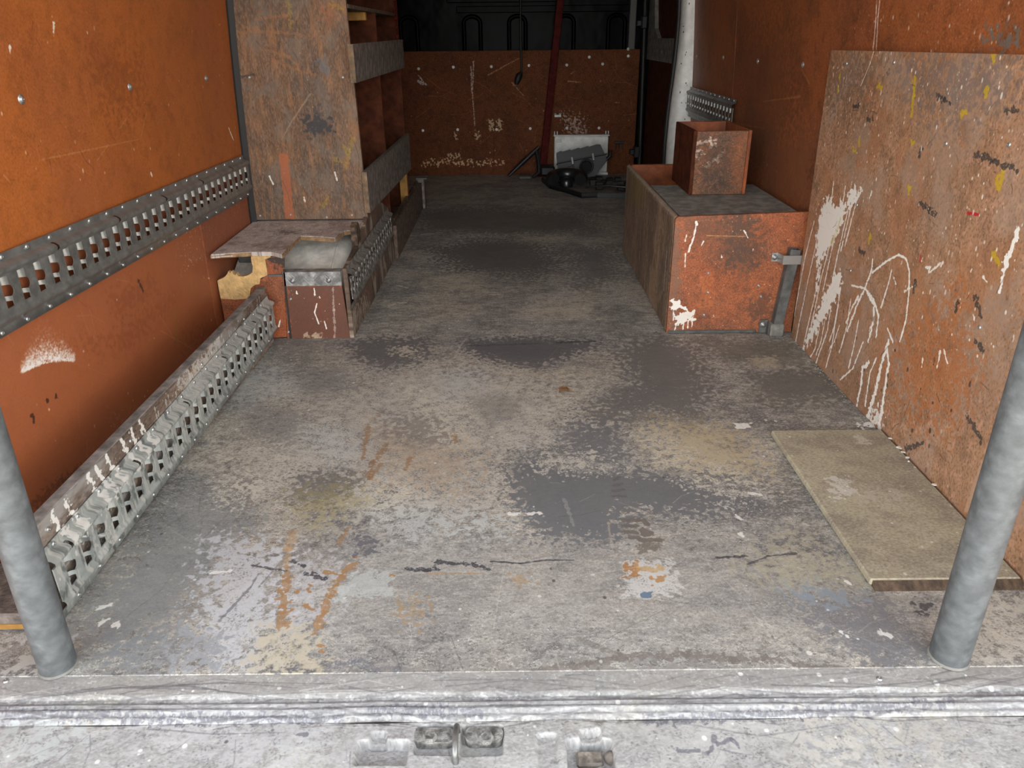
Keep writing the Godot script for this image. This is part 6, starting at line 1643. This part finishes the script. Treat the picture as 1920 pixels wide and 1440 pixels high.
func car_parts():
	var R := Vector3.RIGHT
	# red bar
	var o := thing("red_bar", "tall dark red steel bar leaning upright against the bulkhead", "bar", Vector3(0.24, 0, -5.40))
	var mb := builder(o)
	var a := Vector3(0.225, 0.002, -5.38)
	var b := Vector3(0.40, 1.69, -5.44)
	var up := (b - a).normalized()
	var sx := up.cross(Vector3.BACK).normalized()
	mb.box(Vector3(-0.023, 0, -0.016), Vector3(0.023, a.distance_to(b), 0.016), 0.003, Transform3D(Basis(sx, up, sx.cross(up)), a))
	part("bar_body", mb, M.red, o)
	mb = builder(o)
	mb.box(Vector3(-0.05, 0.0, -0.03), Vector3(0.05, 0.006, 0.03), 0.002, Transform3D(Basis(), Vector3(0.225, 0.0005, -5.385)))
	part("foot_plate", mb, M.red, o)
	# cable with hook
	o = thing("black_cable", "thin black cable hanging down the bulkhead with a hook at its end", "cable", Vector3(0.078, 0.6, -5.44))
	mb = builder(o, null, true)
	mb.tube([Vector3(0.082, 1.70, -5.472), Vector3(0.082, 1.12, -5.47), Vector3(0.081, 0.95, -5.46), Vector3(0.083, 0.80, -5.44), Vector3(0.088, 0.70, -5.44), Vector3(0.086, 0.66, -5.44)], 0.007, 8)
	part("cable_run", mb, M.rubber, o)
	mb = builder(o, null, true)
	mb.tube([Vector3(0.088, 0.672, -5.44), Vector3(0.072, 0.655, -5.436), Vector3(0.058, 0.625, -5.434), Vector3(0.050, 0.598, -5.434)], [0.010, 0.022, 0.022, 0.012], 10)
	part("hook", mb, M.rubber, o)
	# pale unit leaning on the bulkhead
	o = thing("flat_unit", "pale grey flat metal unit leaning on the bulkhead behind the black parts", "unit", Vector3(0.50, 0, -5.40))
	mb = builder(o)
	mb.box(Vector3(0.312, 0.02, -5.435), Vector3(0.685, 0.262, -5.395), 0.006)
	part("casing", mb, M.white_paint, o)
	mb = builder(o)
	mb.box(Vector3(0.306, 0.2625, -5.44), Vector3(0.692, 0.272, -5.388), 0.003)
	part("end_tank", mb, M.white_paint, o)
	mb = builder(o)
	mb.box(Vector3(0.306, 0.0005, -5.44), Vector3(0.692, 0.0195, -5.388), 0.003)
	part("end_tank", mb, M.white_paint, o)
	mb = builder(o)
	for y in [0.245, 0.238, 0.231, 0.224]:
		mb.box(Vector3(0.32, y, -5.395), Vector3(0.362, y + 0.002, -5.394), 0.0)
	part("printed_lines", mb, M.grey_paint, o)
	for x in [0.322, 0.676]:
		mb = builder(o)
		mb.box(Vector3(x - 0.012, 0.272, -5.425), Vector3(x - 0.006, 0.295, -5.405), 0.001)
		mb.box(Vector3(x + 0.006, 0.272, -5.425), Vector3(x + 0.012, 0.295, -5.405), 0.001)
		part("mounting_lug", mb, M.white_paint, o)
	# air filter housing, tilted
	o = thing("filter_housing", "black plastic air filter housing with a round inlet, propped against the pale unit", "filter housing", Vector3(0.5, 0.03, -5.18))
	var f := Transform3D(Basis(Vector3.BACK, deg_to_rad(10)) * Basis(Vector3.RIGHT, deg_to_rad(-14)), Vector3(0.49, 0.05, -5.19))
	mb = builder(o)
	mb.prism([Vector2(-0.155, 0.09), Vector2(-0.15, 0.155), Vector2(-0.12, 0.162), Vector2(-0.11, 0.155), Vector2(-0.06, 0.16), Vector2(-0.05, 0.154), Vector2(0.0, 0.16), Vector2(0.01, 0.154), Vector2(0.06, 0.16), Vector2(0.07, 0.154), Vector2(0.12, 0.16), Vector2(0.145, 0.154), Vector2(0.165, 0.09)], R, Vector3.UP, Vector3.BACK, -0.05, 0.055, f)
	part("lid", mb, M.plastic, o)
	mb = builder(o)
	mb.prism([Vector2(-0.15, -0.03), Vector2(-0.155, 0.086), Vector2(0.175, 0.086), Vector2(0.17, 0.04), Vector2(0.08, -0.04)], R, Vector3.UP, Vector3.BACK, -0.04, 0.03, f)
	part("lower_case", mb, M.plastic, o)
	mb = builder(o)
	mb.box(Vector3(-0.16, 0.084, -0.06), Vector3(0.18, 0.092, 0.062), 0.002, f)
	part("rim", mb, M.plastic, o)
	for x in [-0.055, 0.085]:
		mb = builder(o)
		mb.box(Vector3(x - 0.008, 0.06, 0.055), Vector3(x + 0.008, 0.11, 0.066), 0.002, f)
		part("spring_clip", mb, M.black, o)
	mb = builder(o, null, true)
	mb.lathe([Vector2(0.036, 0.0), Vector2(0.036, 0.06), Vector2(0.047, 0.06), Vector2(0.047, 0.055), Vector2(0.044, 0.05), Vector2(0.044, 0.0)], 24, f * Transform3D(Basis(Vector3.RIGHT, PI / 2), Vector3(0.03, 0.03, 0.025)))
	part("inlet", mb, M.plastic, o)
	mb = builder(o)  # black disc stands in for the shade inside the pipe
	mb.lathe([Vector2(0.0355, 0.0), Vector2(0.0355, 0.012), Vector2(0, 0.012)], 24, f * Transform3D(Basis(Vector3.RIGHT, PI / 2), Vector3(0.03, 0.03, 0.03)))
	part("inlet_shade_disc", mb, M.inside, o, "black disc put in for the shade inside the inlet")
	mb = builder(o)
	mb.box(Vector3(-0.14, -0.015, 0.03), Vector3(-0.10, 0.05, 0.045), 0.003, f)
	mb.box(Vector3(-0.09, 0.01, 0.03), Vector3(-0.05, 0.055, 0.04), 0.003, f)
	part("side_boss", mb, M.plastic, o)
	mb = builder(o, null, true)
	mb.tube([f * Vector3(0.16, 0.05, 0), f * Vector3(0.20, 0.07, 0.01), f * Vector3(0.215, 0.11, 0.0)], [0.012, 0.012, 0.008], 8)
	part("breather", mb, M.plastic, o)
	# undertray with the hose ring on top
	o = thing("under_tray", "flat black car undertray lying on the floor beside the right wheel box", "tray", Vector3(0.52, 0, -4.85))
	mb = builder(o)
	mb.prism([Vector2(0.22, -5.1), Vector2(0.80, -5.1), Vector2(0.80, -4.57)] + [Vector2(0.53, -4.584), Vector2(0.432, -4.573), Vector2(0.347, -4.747), Vector2(0.254, -4.895), Vector2(0.213, -5.149)], R, Vector3.BACK, Vector3.UP, 0.002, 0.012)
	part("tray_sheet", mb, M.plastic, o)
	mb = builder(o)
	var edge: Array = [Vector2(0.213, -5.149), Vector2(0.254, -4.895), Vector2(0.347, -4.747), Vector2(0.432, -4.573), Vector2(0.53, -4.584), Vector2(0.721, -4.558)]
	for i in edge.size() - 1:
		var d: Vector2 = (edge[i + 1] - edge[i]).normalized()
		var n := Vector2(d.y, -d.x) * 0.012
		mb.prism([edge[i], edge[i + 1], edge[i + 1] + n, edge[i] + n], R, Vector3.BACK, Vector3.UP, 0.002, 0.030)
	part("tray_rim", mb, M.plastic, o)
	var rng := RandomNumberGenerator.new()
	rng.seed = 5
	for i in 9:
		mb = builder(o)
		var p := Vector3(0.535 + 0.026 * i, 0.0125, -4.68 - rng.randf() * 0.42)
		mb.box(p - Vector3(0.02, 0, 0.025), p + Vector3(0.025, 0.016 + rng.randf() * 0.03, 0.02), 0.004, Transform3D(Basis(Vector3.UP, 0.0), Vector3.ZERO))
		part("tray_rib", mb, M.plastic, o)
	mb = builder(o, null, true)
	mb.tube([Vector3(0.47, 0.045, -4.70), Vector3(0.60, 0.048, -4.72), Vector3(0.72, 0.04, -4.70)], 0.006, 8)
	part("rod", mb, M.black, o)
	o = thing("rubber_hose", "glossy black rubber hose bend lying on the undertray", "hose", Vector3(0.36, 0.012, -4.92))
	mb = builder(o, null, true)
	var pts := []
	for i in 19:
		var t := lerpf(-0.15 * PI, 1.15 * PI, i / 18.0)
		pts.append(Vector3(0.365 + 0.095 * cos(t), 0.066 + 0.012 * sin(t), -4.93 - 0.085 * sin(t) + 0.03))
	mb.tube(pts, 0.038, 16)
	part("hose_bend", mb, M.black, o)
	mb = builder(o, null, true)
	for e in [2, 16]:
		mb.tube([pts[e], pts[e + 1]], 0.0405, 16, false)
	part("hose_clamp", mb, M.plastic, o)
	o = thing("hose_disc", "round black cover standing inside the hose bend", "cover", Vector3(0.36, 0.012, -4.93))
	mb = builder(o, null, true)
	mb.lathe([Vector2(0.043, 0.0), Vector2(0.043, 0.03), Vector2(0.038, 0.046), Vector2(0.02, 0.054), Vector2(0, 0.055)], 24, Transform3D(Basis(), Vector3(0.365, 0.0125, -4.91)))
	part("cover_shell", mb, M.black, o)
	# wiper linkage
	o = thing("wiper_linkage", "dark forked wiper linkage leaning at the foot of the red bar", "linkage", Vector3(0.13, 0, -5.36))
	mb = builder(o, null, true)
	mb.tube([Vector3(-0.01, 0.012, -5.32), Vector3(0.10, 0.11, -5.34), Vector3(0.205, 0.20, -5.355)], [0.010, 0.016, 0.013], 8)
	part("arm", mb, M.plastic, o)
	mb = builder(o, null, true)
	mb.tube([Vector3(0.185, 0.18, -5.35), Vector3(0.20, 0.10, -5.32), Vector3(0.20, 0.04, -5.28), Vector3(0.16, 0.012, -5.26)], [0.012, 0.015, 0.015, 0.010], 8)
	part("link_rod", mb, M.plastic, o)
	mb = builder(o)
	mb.box(Vector3(0.21, 0.02, -5.34), Vector3(0.31, 0.085, -5.25), 0.012)
	part("motor", mb, M.plastic, o)
	mb = builder(o)
	mb.box(Vector3(0.06, 0.0005, -5.30), Vector3(0.15, 0.025, -5.24), 0.008)
	part("pivot_plate", mb, M.shell, o)
	# small bracket on the bulkhead
	o = thing("wall_bracket", "small white screw bracket on the bulkhead right of the red bar", "bracket", Vector3(0.335, 0.39, -5.445))
	mb = builder(o)
	mb.box(Vector3(0.312, 0.385, -5.4499), Vector3(0.358, 0.40, -5.444), 0.002)
	part("bracket_plate", mb, M.white_paint, o)
	for x in [0.318, 0.35]:
		screw(o, Vector3(x, 0.405, -5.448), Vector3.BACK, washer_mesh)
	o = thing("hook_rack", "small dark hook bracket on the bulkhead right of the filter housing", "bracket", Vector3(0.78, 0.2, -5.44))
	mb = builder(o)
	mb.box(Vector3(0.735, 0.205, -5.4495), Vector3(0.80, 0.222, -5.435), 0.003)
	for x in [0.742, 0.765, 0.788]:
		mb.box(Vector3(x, 0.165, -5.4495), Vector3(x + 0.008, 0.206, -5.44), 0.002)
	part("bracket_plate", mb, M.plastic, o)

func litter():
	# curled dry leaf
	var c: Vector2 = [Vector2(0.143, -1.867)][0]
	var o := thing("dry_leaf", "small curled brown leaf lying on the grey floor", "leaf", Vector3(c.x, 0, c.y))
	var mb := builder(o, null, true)
	var rows := []
	for i in 9:
		var t := i / 8.0
		var row := []
		for k in 7:
			var s := k / 3.0 - 1.0
			var half := 0.011 * sin(PI * clampf(t * 0.93 + 0.03, 0, 1)) * (0.9 + 0.2 * sin(i * 2.3 + k))
			row.append(Vector3(c.x - 0.013 + 0.028 * t, 0.002 + 0.010 * s * s + 0.006 * sin(t * 3.0), c.y + s * half + 0.004 * t))
		rows.append(row)
	for i in 8:
		for k in 6:
			mb.quad(rows[i][k], rows[i][k + 1], rows[i + 1][k + 1], rows[i + 1][k], Vector3.UP)
	part("blade", mb, M.leaf, o)
	mb = builder(o, null, true)
	mb.tube([Vector3(c.x + 0.014, 0.006, c.y + 0.004), Vector3(c.x + 0.022, 0.004, c.y + 0.002), Vector3(c.x + 0.030, 0.0025, c.y + 0.004)], 0.0008, 6)
	part("stalk", mb, M.leaf, o)
	# flakes of paint and grit at the foot of the board
	var rng := RandomNumberGenerator.new()
	rng.seed = 77
	var spots := [Vector2(0.982, -2.002), Vector2(0.985, -1.957), Vector2(0.918, -1.564), Vector2(0.919, -1.518), Vector2(0.917, -1.499), Vector2(0.916, -1.475), Vector2(0.911, -1.456), Vector2(0.919, -1.36), Vector2(0.881, -1.651), Vector2(0.913, -1.656), Vector2(0.921, -1.156), Vector2(0.918, -1.128)]
	for p in spots:
		var r := rng.randf_range(0.003, 0.007)
		var pts := []
		for k in 7:
			var t := TAU * k / 7.0
			pts.append(Vector2(p.x, p.y) + Vector2(cos(t), sin(t)) * r * rng.randf_range(0.35, 1.2) - Vector2(0.012, 0))
		var fl := thing("paint_flake", "flake of white paint on the bare floor along the foot of the tall board" if p.y < -1.65 or p.y > -1.05 else "flake of white paint on the raised pad along the foot of the tall board", "paint flake", Vector3(p.x - 0.012, 0.001, p.y), "paint flakes at the foot of the board")
		mb = builder(fl)
		mb.prism(pts, Vector3.RIGHT, Vector3.BACK, Vector3.UP, 0.0003 if p.y < -1.65 or p.y > -1.05 else 0.0146, 0.0018 if p.y < -1.65 or p.y > -1.05 else 0.0162)
		part("flake", mb, M.chip, fl)
	mb = builder(self)
	var grit := thing("grit", "fine grit and crumbs in the corner along the right wall", "grit", Vector3(0.89, 0, -1.6), "", "stuff")
	mb = builder(grit)
	for i in 90:
		var z := rng.randf_range(-2.25, -1.65)
		var x := 0.908 - 0.05 * pow(rng.randf(), 2.0)
		var r := rng.randf_range(0.0008, 0.0026)
		mb.box(Vector3(x - r, 0.0003, z - r), Vector3(x + r, r * 1.4, z + r * 0.8), r * 0.4)
	part("crumbs", mb, M.dust, grit).set_meta("kind", "stuff")
